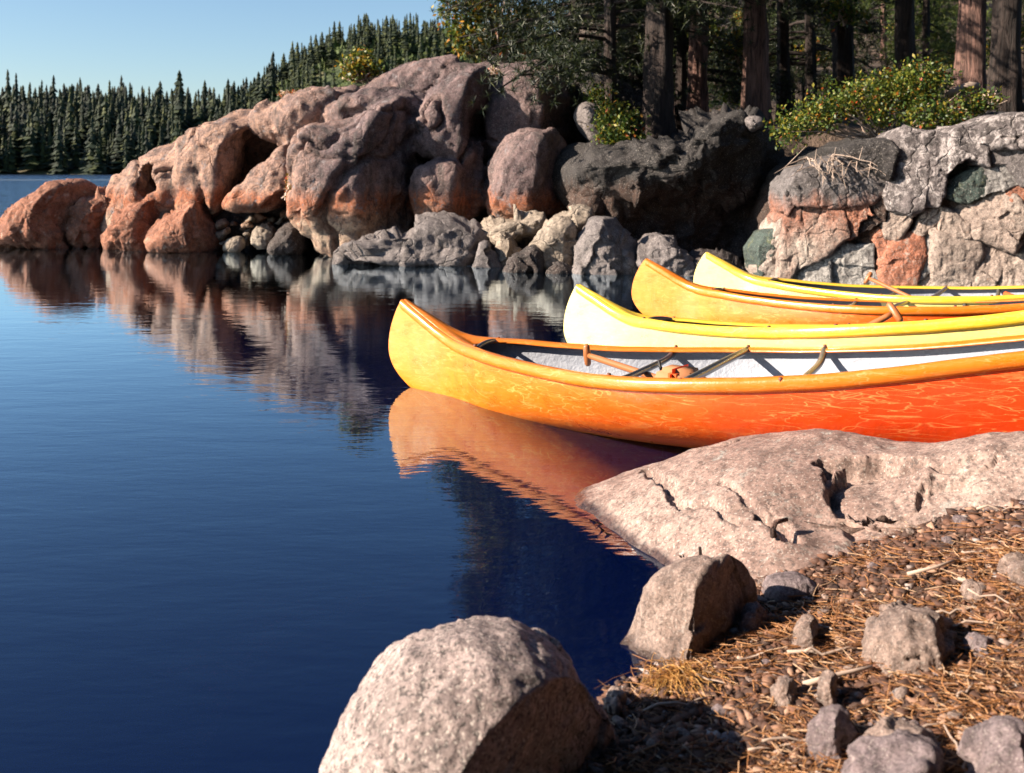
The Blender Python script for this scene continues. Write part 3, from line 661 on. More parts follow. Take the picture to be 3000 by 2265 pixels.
# ------------------------------------------------------------------ jointed rock wall on the right
def z4(l):
    q = np.array(l, float); c = q.mean(0); d_ = q-c; ln = np.linalg.norm(d_, axis=1)[:, None]
    q = c+d_*(1+26/ln)                       # joints stay narrow
    return [(1585+x*.2833, 221+y*.2833) for x, y in q]
wall = empty('jointed_rock_wall', (4, 11, 0)); tag(wall, 'jointed cliff of orange, cream and green blocks behind the canoes', 'rock wall')
blocks = [
 ([(180, 1130), (225, 1025), (295, 990), (255, 1130), (188, 1330)], 'wallgreen', 11.0, .08),
 ([(185, 1420), (190, 1250), (260, 1130), (300, 980), (372, 890), (360, 1080), (340, 1180), (285, 1420)], 'wallpale', 11.0, .12),
 ([(290, 1420), (350, 1150), (366, 900), (420, 810), (490, 800), (486, 1000), (452, 1180), (350, 1420)], 'stained', 10.9, .22),
 ([(494, 800), (600, 780), (780, 790), (800, 1020), (735, 1055), (690, 1110), (480, 1255), (456, 1190), (490, 1000)], 'stained', 10.8, .26),
 ([(355, 1420), (452, 1300), (480, 1262), (690, 1120), (668, 1250), (664, 1420)], 'wallgrey', 10.8, .2),
 ([(786, 830), (870, 790), (966, 778), (984, 850), (900, 900), (896, 1000), (765, 1048), (806, 960)], 'wallorange', 10.85, .2),
 ([(742, 1064), (816, 1046), (830, 1085), (890, 1100), (936, 1080), (1004, 1078), (1004, 1236), (870, 1216), (716, 1196)], 'wallgrey', 10.75, .17),
 ([(676, 1260), (720, 1206), (860, 1226), (994, 1246), (1030, 1420), (680, 1420)], 'wallgrey', 10.7, .2),
 ([(824, 1042), (866, 1008), (934, 1008), (934, 1070), (890, 1092)], 'grey', 10.8, .1),
 ([(945, 1005), (1000, 960), (1080, 950), (1062, 1080), (1044, 1260), (1012, 1240), (1010, 1070), (950, 1060)], 'stained', 11.0, .1),
 ([(380, 720), (386, 640), (430, 596), (470, 610), (476, 700), (420, 800), (392, 830)], 'stained', 11.0, .14),
 ([(470, 610), (520, 520), (600, 500), (760, 440), (900, 430), (1000, 500), (1094, 580), (1090, 700), (960, 770), (700, 785), (500, 785), (480, 700)], 'stained', 10.95, .3),
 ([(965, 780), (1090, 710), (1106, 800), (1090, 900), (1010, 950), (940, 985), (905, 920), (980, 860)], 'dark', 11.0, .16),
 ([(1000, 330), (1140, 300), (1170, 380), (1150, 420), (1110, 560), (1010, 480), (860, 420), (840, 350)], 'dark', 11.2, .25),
 ([(1160, 380), (1200, 300), (1260, 235), (1340, 226), (1400, 240), (1420, 400), (1390, 640), (1360, 790), (1250, 815), (1150, 800), (1120, 700), (1150, 560)], 'lichen', 10.9, .3),
 ([(1405, 236), (1500, 226), (1604, 250), (1590, 400), (1540, 560), (1520, 700), (1500, 785), (1430, 800), (1366, 785), (1394, 640), (1424, 400)], 'lichen', 10.95, .26),
 ([(1116, 720), (1150, 810), (1160, 850), (1145, 960), (1100, 950), (1106, 800)], 'wallpale', 10.9, .1),
 ([(1164, 850), (1245, 822), (1326, 800), (1284, 900), (1246, 970), (1214, 1024), (1150, 1012)], 'wallpale', 10.8, .16),
 ([(1250, 966), (1332, 800), (1420, 812), (1344, 970)], 'wallbrown', 10.8, .1),
 ([(1350, 972), (1424, 830), (1504, 800), (1500, 900), (1444, 960), (1400, 1000)], 'wallpale', 10.8, .13),
 ([(1200, 1026), (1250, 985), (1378, 984), (1394, 1100), (1340, 1250), (1322, 1420), (1050, 1420), (1112, 1200)], 'wallorange', 10.65, .24),
 ([(1086, 965), (1196, 1024), (1112, 1180), (1074, 1240), (1062, 1060)], 'wallorange', 10.75, .14),
 ([(1392, 1040), (1440, 1000), (1516, 1008), (1500, 1200), (1452, 1264), (1352, 1360), (1380, 1160)], 'wallgrey', 10.75, .14),
 ([(1334, 1420), (1380, 1340), (1454, 1270), (1476, 1300), (1478, 1420)], 'wallpale', 10.6, .14),
 ([(1540, 790), (1640, 844), (1738, 920), (1722, 1010), (1640, 1010), (1536, 1000)], 'wallpale', 10.75, .2),
 ([(1534, 1010), (1716, 1016), (1808, 1040), (1800, 1150), (1752, 1290), (1744, 1420), (1484, 1420), (1500, 1180)], 'wallpale', 10.55, .24),
 ([(1818, 1100), (1850, 1064), (1906, 1060), (2008, 1184), (1960, 1280), (1886, 1420), (1750, 1420), (1790, 1250)], 'wallpale', 10.5, .2),
 ([(1684, 850), (1740, 772), (1860, 720), (2000, 656), (2080, 740), (2120, 900), (2030, 1110), (1900, 1050), (1800, 1004), (1744, 900)], 'wallpale', 10.7, .28),
 ([(2024, 1120), (2120, 920), (2230, 880), (2270, 1420), (1900, 1420), (2000, 1290), (2026, 1190)], 'wallpale', 10.5, .25),
 ([(2090, 740), (2080, 660), (2150, 640), (2280, 660), (2280, 900), (2220, 880), (2130, 890)], 'wallorange', 10.7, .2),
 ([(1582, 556), (1650, 470), (1722, 404), (1790, 450), (1836, 504), (1700, 545), (1604, 572)], 'wallgreen', 10.8, .1),
 ([(1590, 700), (1602, 604), (1720, 560), (1836, 530), (1894, 620), (1850, 704), (1732, 752), (1640, 730)], 'wallgreen', 10.78, .15),
 ([(1540, 780), (1556, 560), (1590, 590), (1586, 706), (1700, 770), (1660, 845)], 'wallpale', 10.85, .12),
 ([(1606, 470), (1612, 340), (1650, 256), (1720, 205), (1800, 200), (1850, 300), (1850, 480), (1724, 396), (1640, 470), (1590, 530)], 'lichen', 10.85, .25),
 ([(1800, 190), (1880, 150), (2010, 118), (2212, 90), (2290, 90), (2290, 360), (2100, 340), (1860, 320)], 'lichen', 10.9, .3),
 ([(1862, 330), (2100, 350), (2290, 370), (2290, 630), (2120, 620), (2040, 470), (1930, 480), (1860, 470)], 'stained', 10.85, .3),
 ([(1900, 620), (1880, 510), (1950, 490), (2050, 480), (2112, 610), (2000, 648), (1860, 710)], 'wallgrey', 10.8, .15),
]
for k, (poly, mt, Y, fr) in enumerate(blocks):
    q = z4(poly); cu_ = np.mean([a for a, b in q]); Y = 11.15-(cu_-1640)/600*.9+.4*(fr < .13)*.3; fr = .10+.35*fr
    V, F = pillow(q, Y, fr, .55, e=9, n=110, m=32, soft=0, amp=.016, freq=3, seed=200+k, fine=.6, facet=(.10, .30, .008), tilt=(random.uniform(-.55, -.2), random.uniform(.05, .3)))
    ob('block', mesh('block', V-np.array([4, 11, 0]), F), M[mt], wall)
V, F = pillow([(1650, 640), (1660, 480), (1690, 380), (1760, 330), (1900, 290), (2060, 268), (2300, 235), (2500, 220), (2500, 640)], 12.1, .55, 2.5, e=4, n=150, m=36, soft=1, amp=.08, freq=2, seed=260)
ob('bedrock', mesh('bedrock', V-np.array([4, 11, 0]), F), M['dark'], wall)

# ------------------------------------------------------------------ forest ground behind the cove
def fz(x, y):
    base = 1.55+.05*(y-12)+.05*np.clip(x-2, -2, 20)+.20*np.clip(y-26, 0, 60)*np.clip((x+2)/8, 0, 1)
    left = np.clip((x-(.6+.03*(y-14)))/3.0, 0, 1)*np.clip((y-12.9)/2.2, 0, 1)
    left = left*left*(3-2*left)
    q = np.stack([x*.7, y*.7, 0*x], -1)
    return -1+(base+1)*left**.6+.12*fbm(q, 1, 3, 8)*left
FX, FY = np.meshgrid(np.linspace(-2, 60, 130), np.linspace(12.7, 75, 120), indexing='ij')
o = ob('forest_floor', mesh('forest_floor', np.stack([FX, FY, fz(FX, FY)], -1).reshape(-1, 3), height_faces(130, 120)), M['floor']); tag(o, kind='structure')

# ------------------------------------------------------------------ near trees
def tuft(r, L=.22, n=18, w=.010):
    a = r.normal(size=(n, 3)); a[:, 2] += .35; a /= np.linalg.norm(a, axis=1)[:, None]
    b = np.cross(a, r.normal(size=(n, 3))); b /= np.linalg.norm(b, axis=1)[:, None]
    Ls = L*(.7+.5*r.random((n, 1)))
    return np.stack([b*w, -b*w, a*Ls], 1).reshape(-1, 3)
def needle_crown(seed, H, z0, rad, nbr=46, sprays=9, L=.115, droop=.25, top=1.0):
    """limbs and sprays of needles of a conifer, from height z0 to H"""
    r = np.random.default_rng(seed); parts = []; tv = []; tubes = []
    for k in range(nbr):
        h = z0+(H-z0)*(k+.5*r.random())/nbr; t = (h-z0)/(H-z0)
        a = r.random()*6.283; ln = rad*(1-t*.85)**.8*(.65+.5*r.random())
        m = 6; q = np.linspace(0, 1, m)
        pts = np.stack([np.cos(a)*ln*q, np.sin(a)*ln*q, h+ln*(.10*q-droop*q**2)], 1)+r.normal(size=(m, 3))*.03*q[:, None]
        tubes.append(tube(pts, np.linspace(.035, .008, m)*max(.5, ln/2), 4, False))
        ns = max(3, int(sprays*ln/rad*1.3))
        for j in range(ns):
            s_ = .25+.75*r.random()
            c = np.array([np.interp(s_, q, pts[:, i]) for i in range(3)])+r.normal(size=3)*np.array([.16, .16, .09])*ln*.55
            for _ in range(5):
                tv.append(tuft(r, L, 18, .0065)+c+r.normal(size=3)*.11)
    V = np.concatenate(tv).reshape(-1, 3)
    return V, np.arange(len(V)).reshape(-1, 3), tubes
def trunk_mesh(seed, H, rad, flare=1.5, lean=(0, 0), n=20, bend=.15):
    r = np.random.default_rng(seed); m = 34; t = np.linspace(0, 1, m)
    pts = np.stack([lean[0]*t*H+bend*np.sin(t*3+seed)*t, lean[1]*t*H+bend*.5*np.cos(t*2+seed)*t, t*H-.3], 1)
    rr = rad*(1-.75*t)*(1+(flare-1)*np.exp(-t*H/.35))
    V, F = tube(pts, rr, n)
    th = np.arctan2(V[:, 1]-np.interp(V[:, 2], pts[:, 2], pts[:, 1]), V[:, 0]-np.interp(V[:, 2], pts[:, 2], pts[:, 0]))
    c = np.stack([np.interp(V[:, 2], pts[:, 2], pts[:, 0]), np.interp(V[:, 2], pts[:, 2], pts[:, 1]), V[:, 2]], 1)
    dd = V-c; q = np.stack([np.cos(th)*3.2, np.sin(th)*3.2, V[:, 2]*.8], 1)
    V = c+dd*(1+.20*fbm(q, 2.0, 4, seed, True)-.08)[:, None]
    return V, F
crowns = {}
def crown(kind):
    if kind in crowns: return crowns[kind]
    seed, H, z0, rad, nbr, dens = kind
    V, F, tb = needle_crown(seed, H, z0, rad, nbr, dens)
    me = mesh('crown', V, F, False)
    tv, tf = join(tb); ml = mesh('limbs', tv, tf)
    crowns[kind] = (me, ml); return me, ml
def tree(name, u, v, Y, wpx, H, kind, bark, label, needles='needles', group=None, lean=(0, 0), rz=0., seed=0, flare=1.5):
    b = P(u, v, Y); t = empty(name, b); tag(t, label, 'tree', group)
    V, F = trunk_mesh(seed, H, wpx/W*Y/2, flare, lean)
    ob('trunk', mesh('trunk', V, tri(F)), M[bark], t)
    if kind:
        me, ml = crown(kind)
        c = ob('crown', me, M[needles], t); l = ob('limb_set', ml, M['bark_dark'], t)
        c.rotation_euler.z = l.rotation_euler.z = rz
    return t
TR = [(1236, 'branches over the hump'), (1318, 'the bushy conifer'), (1420, 'the grey trunk'), (1506, 'the slim trunk'), (1632, 'the peeling trunk'), (1694, 'the thin dark trunk'), (1820, 'the shaded trunk'), (1956, 'the straight dark trunk'), (2098, 'the stout trunk'), (2168, 'the leaning trunk')]
def between(u):
    lo = [s_ for a, s_ in TR if a <= u]; hi = [s_ for a, s_ in TR if a > u]
    if lo and hi: return 'between '+lo[-1]+' and '+hi[0]
    return ('right of '+lo[-1]) if lo else ('left of '+hi[0])
K1 = (1, 11., 2.2, 2.6, 80, 13); K2 = (2, 9.5, .8, 2.3, 84, 14); K3 = (3, 13., 3.0, 3.0, 84, 13); K4 = (4, 8., .6, 1.7, 56, 10)
tree('conifer_tree', 1420, 300, 14.6, 62, 11, K1, 'bark_dark', 'conifer with grey bark lit on its left side, behind the green shrub', seed=1, rz=.4)
tree('conifer_tree', 1506, 262, 16.0, 42, 11, K1, 'bark', 'slim red-barked conifer between the shrub and the big trunk', seed=2, rz=2.)
tree('conifer_tree', 1632, 262, 15.5, 54, 13, K3, 'bark', 'big conifer with a sunlit strip of peeling pink-brown bark', seed=3, rz=1.)
tree('conifer_tree', 1694, 240, 18.0, 26, 11, K3, 'bark_dark', 'thin dark trunk just right of the peeling trunk', seed=4, rz=3.)
tree('conifer_tree', 1820, 215, 18.0, 46, 12, K3, 'bark_dark', 'dark trunk in full shade behind the manzanita', seed=5, rz=4.2)
tree('conifer_tree', 1956, 190, 17.0, 40, 12, K3, 'bark_dark', 'straight dark trunk rising above the right end of the manzanita', seed=6, rz=5.)
tree('conifer_tree', 2098, 225, 14.5, 60, 13, K3, 'bark', 'stout conifer with sunlit patches of reddish bark near the right edge', seed=7, rz=.9, flare=1.7)
tree('conifer_tree', 2168, 232, 14.0, 60, 13, K3, 'bark_dark', 'leaning dark trunk at the right edge of the picture', seed=8, rz=2.9, lean=(.02, 0), flare=1.7)
tree('conifer_tree', 1318, 300, 14.9, 30, 9.5, K2, 'bark_dark', 'bushy dark conifer with low branches beside the granite hump', seed=9, rz=.5)
tree('conifer_tree', 1236, 290, 17.0, 26, 9.5, K2, 'bark_dark', 'dark conifer whose branches reach over the top of the hump', seed=13, rz=3.5)
tree('conifer_tree', 1468, 285, 17.0, 24, 9, K1, 'bark_dark', 'dark low-branched conifer between the two lit trunks', seed=14, rz=1.2)
tree('conifer_tree', 1752, 245, 19.5, 24, 9.5, K2, 'bark_dark', 'low-branched conifer behind the left half of the manzanita', seed=16, rz=5.6)
tree('conifer_tree', 1375, 290, 17.5, 28, 9.5, K2, 'bark_dark', 'dark conifer standing behind the bushy one', seed=10, rz=2.5)
tree('conifer_tree', 2001, 190, 21., 16, 9, K4, 'bark_dark', 'thin young conifer behind the stout trunks', 'needles_lit', seed=12, rz=1.5)
r = np.random.default_rng(77)
for k in range(34):
    Y = 21+36*r.random()**1.2; u = 1290+1150*r.random()
    x = (u-1106)/W*Y; z = float(fz(np.array([x]), np.array([Y]))[0])
    kd = [K4, K2, K1, K4][k % 4]
    v = HZ-(z-EYE)/Y*W
    t = tree('conifer_tree', u, v, Y, 20 if Y < 30 else 12, 9 if Y < 35 else 8, kd, 'bark_dark' if r.random() < .6 else 'bark',
             ('nearer' if Y < 28 else 'distant')+(' bushy' if kd in (K2, K4) else ' bare-stemmed')+' background conifer '+between(u), 'needles' if r.random() < .5 else 'needles_lit', 'conifers deep in the wood', rz=r.random()*6.28, seed=20+k)

# ------------------------------------------------------------------ leafy shrubs
def leaves(r, centres, per, spread, size):
    n = len(centres)*per
    c = np.repeat(centres, per, 0)+r.normal(size=(n, 3))*spread
    a = r.normal(size=(n, 3)); a /= np.linalg.norm(a, axis=1)[:, None]
    nn = r.normal(size=(n, 3)); nn[:, 2] += .8; b = np.cross(a, nn); b /= np.linalg.norm(b, axis=1)[:, None]
    s_ = size*(.6+.7*r.random((n, 1)))
    V = np.stack([c-a*s_, c+b*s_*.55, c+a*s_, c-b*s_*.55], 1).reshape(-1, 3)
    return V, np.arange(n*4).reshape(-1, 4)
def shrub(name, blobs, mat, label, seed, size=.03, per=10, dens=60, spread=.06, stems=True, cat='shrub', group=None, root=None):
    """blobs: (u, v, ru, rv, Y) foliage masses seen against the wood"""
    r = np.random.default_rng(seed); cs = []
    for (u, v, ru, rv, Y) in blobs:
        c = P(u, v, Y); k = max(8, int(dens*ru*rv/900*(Y/12)**2))
        a = r.normal(size=(k, 3)); a /= np.linalg.norm(a, axis=1)[:, None]; a *= (.35+.85*r.random((k, 1)))
        cs.append(c+a*np.array([ru/W*Y, (ru+rv)/2/W*Y, rv/W*Y]))
    cs = np.concatenate(cs)
    base = cs.mean(0) if root is None else P(*root)
    t = empty(name, base); tag(t, label, cat, group)
    V, F = leaves(r, cs-base, per, spread, size)
    ob('foliage', mesh('foliage', V, F, False), M[mat], t)
    tb = []
    for k in range(min(40, len(cs))):
        e = cs[r.integers(len(cs))]-base; m = 5; q = np.linspace(0, 1, m)[:, None]
        st = np.array([e[0]*.25, e[1]*.25, min(0, cs[:, 2].min()-base[2]) if root is None else 0])
        pts = st*(1-q)+e*q+r.normal(size=(m, 3))*.04; tb.append(tube(pts, np.linspace(.014, .004, m), 4, False))
    V, F = join(tb); ob('stem_set', mesh('stem_set', V, F), M['twig'], t)
    return t
shrub('manzanita_shrub', [(1715, 275, 42, 30, 11.6), (1770, 245, 50, 34, 11.8), (1840, 215, 55, 36, 12.0), (1920, 195, 60, 34, 12.2), (1975, 205, 60, 30, 12.2), (1985, 255, 40, 30, 11.8),
      (2050, 255, 50, 30, 11.9), (2100, 225, 45, 26, 12.2), (1900, 250, 40, 22, 11.9), (1965, 165, 36, 20, 12.3), (2020, 172, 40, 22, 12.3), (2010, 150, 16, 14, 12.3)], 'leaf_green', 'wide green and orange manzanita bush spilling over the jointed rock wall', 301, dens=36, size=.025, spread=.065, per=15)
shrub('seedling_shrub', [(2145, 215, 20, 10, 12.0)], 'leaf_green', 'small green sprig at the right end of the manzanita', 302)
shrub('green_shrub', [(1320, 255, 30, 30, 13.9), (1330, 300, 30, 30, 13.6), (1355, 270, 28, 26, 13.8), (1290, 215, 20, 22, 14.6), (1390, 310, 18, 12, 13.6)], 'leaf_green', 'bright green bush growing between the granite hump and the dark cliff', 303, dens=90)
shrub('hump_shrub', [(760, 150, 26, 22, 16.3), (790, 145, 28, 22, 16.4), (775, 122, 18, 14, 16.4), (815, 155, 16, 10, 16.4)], 'leaf_autumn', 'little yellow-leaved bush on the crest of the hump', 304, dens=60, size=.04, per=6)
shrub('red_shrub', [(628, 395, 7, 20, 14.4), (625, 420, 6, 10, 14.3)], 'leaf_red', 'small red-tipped plant in the cleft left of the bulging face', 305, size=.02, dens=120, spread=.03)
shrub('red_shrub', [(620, 205, 14, 4, 16.0), (640, 203, 10, 4, 16.0)], 'leaf_red', 'red heather clinging to the skyline left of the yellow bush', 306, size=.02, dens=160, spread=.03)
shrub('red_shrub', [(1062, 158, 16, 5, 14.9)], 'leaf_red', 'red plants in a crack near the top of the hump', 307, size=.02, dens=160, spread=.03)
shrub('autumn_tree', [(1000, 60, 32, 24, 17.5), (1040, 20, 40, 26, 17.5), (1050, 80, 34, 24, 17.5), (1010, 100, 28, 18, 17.5), (1090, 60, 34, 28, 17.6), (1080, 105, 28, 16, 17.6), (1140, 90, 30, 18, 17.6),
      (1150, 30, 40, 20, 17.7), (1040, -40, 50, 40, 17.6), (1080, -110, 60, 50, 17.6), (1060, -200, 50, 50, 17.6), (1050, -290, 34, 50, 17.6), (970, 15, 22, 12, 17.5)], 'leaf_autumn', 'autumn-leaved tree standing on top of the granite hump', 308, dens=42, size=.05, per=7, spread=.10, root=(1085, 140, 17.5), cat='tree')
r = np.random.default_rng(91)
for k in range(36):
    Y = 15.5+22*r.random(); u = 1440+850*r.random(); x = (u-1106)/W*Y; z = float(fz(np.array([x]), np.array([Y]))[0])
    v = HZ-(z+.5+1.6*r.random()**2-EYE)/Y*W; s_ = (18+22*r.random())*15/Y
    shrub('understory_shrub', [(u, v, s_*1.3, s_, Y), (u+s_, v+s_*.6, s_, s_*.7, Y)], 'leaf_green' if k % 3 else 'leaf_autumn', ('green' if k % 3 else 'yellowing')+(' bush' if Y < 25 else ' distant bush')+' on the forest floor '+between(u), 400+k, dens=40, size=.045, per=6, spread=.09, group='bushes among the trunks')

# small shaded stones, a bleached log and dead roots at the rim of the wall
V, F = tube([P(2046, 205, 12.4), P(2070, 196, 12.45), P(2096, 188, 12.5), P(2116, 186, 12.5)], [.045, .06, .07, .04], 9)
tag(ob('fallen_log', mesh('fallen_log', V, tri(F)), M['deadwood']), 'short bleached log lying in the manzanita', 'log')
r = np.random.default_rng(15); tb = []
for (u0, v0, n_) in ((1745, 340, 5), (1800, 335, 8), (1850, 338, 4)):
    for k in range(n_):
        a = r.uniform(-2.6, .2) if u0 > 1760 else r.uniform(1.0, 2.8)
        ex = u0+r.normal()*42; ey = v0+20+r.random()*48
        m = 6; q = np.linspace(0, 1, m)
        pts = np.array([P(u0+(ex-u0)*t+r.normal()*3, v0+(ey-v0)*t**1.2+r.normal()*3, 10.75-.25*t) for t in q])
        tb.append(tube(pts, np.linspace(.010, .002, m), 5, False))
        for j in (2, 3, 4):
            e = pts[j]+r.normal(size=3)*np.array([.09, .03, .09]); tb.append(tube(np.linspace(pts[j], e, 3), [.006, .004, .002], 4, False))
V, F = join(tb); tag(ob('dead_branches', mesh('dead_branches', V, F), M['deadwood']), 'bare pale twigs hanging below the left end of the manzanita', 'branches')

# ------------------------------------------------------------------ canoes
CL = 4.6
KS = np.array([0, .03, .08, .15, .25, .38, .55, .75, 1.0])
CW = np.array([.011, .033, .071, .221, .386, .569, .508, .293, .014])
CZ = np.array([.611, .539, .428, .385, .351, .349, .393, .522, .592])
def pchip(xk, yk, x):
    x = np.asarray(x, float); hh = np.diff(xk); dd = np.diff(yk)/hh
    m = np.zeros(len(xk)); m[1:-1] = (dd[:-1]*hh[1:]+dd[1:]*hh[:-1])/(hh[1:]+hh[:-1]); m[0] = dd[0]; m[-1] = dd[-1]
    i = np.clip(np.searchsorted(xk, x)-1, 0, len(xk)-2); t = (x-xk[i])/hh[i]
    return (2*t**3-3*t**2+1)*yk[i]+(t**3-2*t**2+t)*hh[i]*m[i]+(-2*t**3+3*t**2)*yk[i+1]+(t**3-t**2)*hh[i]*m[i+1]
CWD = .5*CW
def hb(s): return np.maximum(pchip(KS, CW, s), .008)
def sh(s): return pchip(KS, CZ, s)
def keel(s): return .10*np.abs(2*s-1)**8
def hull_surface(off=0., floor=None, ns=110, nq=26, s0=0., s1=1.):
    """one closed U of stations from near gunwale under the keel to far gunwale; the stems curve back at top and foot"""
    s = s0+(s1-s0)*(.5-.5*np.cos(np.linspace(0, np.pi, ns)))
    q = np.concatenate([np.linspace(1, 0, nq), np.linspace(0, 1, nq)[1:]]); sg = np.concatenate([-np.ones(nq), np.ones(nq-1)])
    S, Q = np.meshgrid(s, q, indexing='ij'); G = np.broadcast_to(sg, S.shape)
    zk, zg, w = keel(S), sh(S), hb(S)
    p = 2.3
    zz = zk+(zg-zk)*Q; yy = G*np.maximum(w*(1-(1-Q)**p)**(1/p)*(1-.035*Q)-off, 0.002 if off else 0)
    if floor is not None: zz = np.maximum(zz+off, zk+floor)
    # stem profile: bulges forward at mid height at both ends
    bow = np.clip(1-S/.10, 0, 1)**1.6; st = np.clip((S-.90)/.10, 0, 1)**1.6
    prof = .115*np.sin(np.clip(Q, 0, 1)**.9*np.pi)**.8-.10*(1-np.clip(Q*2.2, 0, 1))**2
    xx = S*CL-bow*prof+st*prof
    return np.stack([xx, yy, zz], -1), s, q
def canoe(pose, body, rim, label, skew=0.):
    X0, Y0, Z0, yaw, pit, rol = pose
    root = empty('canoe', (X0, Y0, Z0)); tag(root, label, 'canoe', 'canoes moored at the rocky shore')
    Rm = Matrix.Rotation(yaw, 4, 'Z')@Matrix.Rotation(-pit, 4, 'Y')@Matrix.Rotation(rol, 4, 'X')
    root.rotation_euler = Rm.to_euler()
    G, s, q = hull_surface(); a, b = G.shape[:2]
    me = mesh('hull', G.reshape(-1, 3), grid_faces(a, b)); me.materials.append(body)
    ob('hull', me, None, root)
    G, s, q = hull_surface(.012, .15, s0=.035, s1=.965); a, b = G.shape[:2]
    G[..., 2] = np.minimum(G[..., 2], sh(np.broadcast_to(s[:, None], G.shape[:2]))-.004)
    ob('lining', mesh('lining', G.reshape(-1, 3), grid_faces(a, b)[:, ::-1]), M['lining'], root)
    # rolled gunwales: outer lip, flat top, inner flange
    prof = np.array([(.004, -.052), (.012, -.050), (.021, -.040), (.0235, -.026), (.022, -.010), (.014, .002), (.0, .005), (-.022, .004), (-.052, -.002), (-.060, -.010), (-.058, -.016), (-.02, -.008), (-.006, -.016)])
    ss = .5-.5*np.cos(np.linspace(0, np.pi, 150)); ss = ss*.998+.001
    for g in (-1, 1):
        c = np.stack([ss*CL, g*hb(ss)*.965, sh(ss)], 1)
        fl = np.clip(hb(ss)/.14, .25, 1)
        V = np.stack([np.broadcast_to(c[:, None, 0], (150, len(prof))), c[:, None, 1]+g*np.where(prof[None, :, 0] < 0, prof[None, :, 0]*fl[:, None], prof[None, :, 0]), c[:, None, 2]+prof[None, :, 1]], -1)
        wob = fbm(V.reshape(-1, 3)*np.array([3, .1, .1])+g*7, 2, 3, 2).reshape(V.shape[:2])*.0012
        V[..., 2] += wob
        ff = grid_faces(150, len(prof)); ff = ff if g > 0 else ff[:, ::-1]
        ob('gunwale', mesh('gunwale', V.reshape(-1, 3), ff), rim, root)
    # bow and stern decks with a rounded cut-out
    for e_ in (0, 1):
        ya = np.linspace(-1, 1, 17); ta = np.linspace(0, 1, 26)
        D = np.empty((26, 17, 3))
        for j, yv in enumerate(ya):
            se = .112+.062*abs(yv)**2.6
            sv = .002+(se-.002)*ta
            s_ = sv if e_ == 0 else 1-sv
            w_ = hb(s_)*.965-.006
            D[:, j, 0] = s_*CL; D[:, j, 1] = yv*w_; D[:, j, 2] = sh(s_)+.004+.018*(1-yv**2)*np.clip(w_/.05, 0, 1)*(1-ta**3)-.03*(ta**6)*(1-abs(yv))
        o = ob('bow_deck' if e_ == 0 else 'stern_deck', mesh('deck', D.reshape(-1, 3), grid_faces(26, 17) if e_ else grid_faces(26, 17)[:, ::-1]), rim, root)
        sm = o.modifiers.new('thickness', 'SOLIDIFY'); sm.thickness = .006; sm.offset = -1
    # aluminium cross tubes
    def thwart(s_, drop, rad=.0155, arch=0., name='thwart', slant=0.):
        w_ = hb(np.array([s_]))[0]*.93; z_ = sh(np.array([s_]))[0]-.012
        y = np.linspace(-1, 1, 17); zz = z_-drop*(1-np.abs(y)**6)+arch*(1-y**2)
        xx = s_*CL+slant*y
        V, F = tube(np.stack([xx, y*w_, zz], 1), rad, 10)
        tw = ob(name, mesh(name, V, tri(F)), M['alu'], root)
        for g in (-1, 1):
            V, F = tube([(s_*CL+slant*g, g*w_*1.03, z_+.008), (s_*CL+slant*g, g*w_*1.03, z_+.022), (s_*CL+slant*g, g*w_*1.03, z_+.024)], [.010, .009, .003], 8)
            ob('bolt', mesh('bolt', V, tri(F)), M['bolt'], tw)
        return tw
    thwart(.128, .0, .012, .015, 'carrying_handle', slant=skew*.5)
    thwart(.333, .03, slant=skew); thwart(.413, 0., .018, slant=skew); thwart(.50, .05, slant=skew)
    thwart(.70, .0); thwart(.82, .04)
    return root, Rm
POSE = [(-.5819, 5.6578, -.132, -.6511, .0668, -.0265), (.4242, 6.3563, -.128, -.6966, .101, -.1008), (1.0541, 8.1228, -.1201, -.4745, .0075, -.0738), (1.7036, 8.9811, -.1373, -.4872, .0093, -.0336)]
C1, R1 = canoe(POSE[0], M['orange'], M['orange_rim'], 'nearest canoe, scuffed orange with white inside, mirrored in the water', -.11)
C2, R2 = canoe(POSE[1], M['yellow'], M['yellow_rim'], 'pale yellow canoe heeled over directly behind the nearest orange one')
C3, R3 = canoe(POSE[2], M['orange'], M['orange_rim'], 'smaller-looking orange canoe between the two yellow ones')
C4, R4 = canoe(POSE[3], M['yellow'], M['yellow_rim'], 'farthest canoe, yellow, lying along the jointed rock wall')

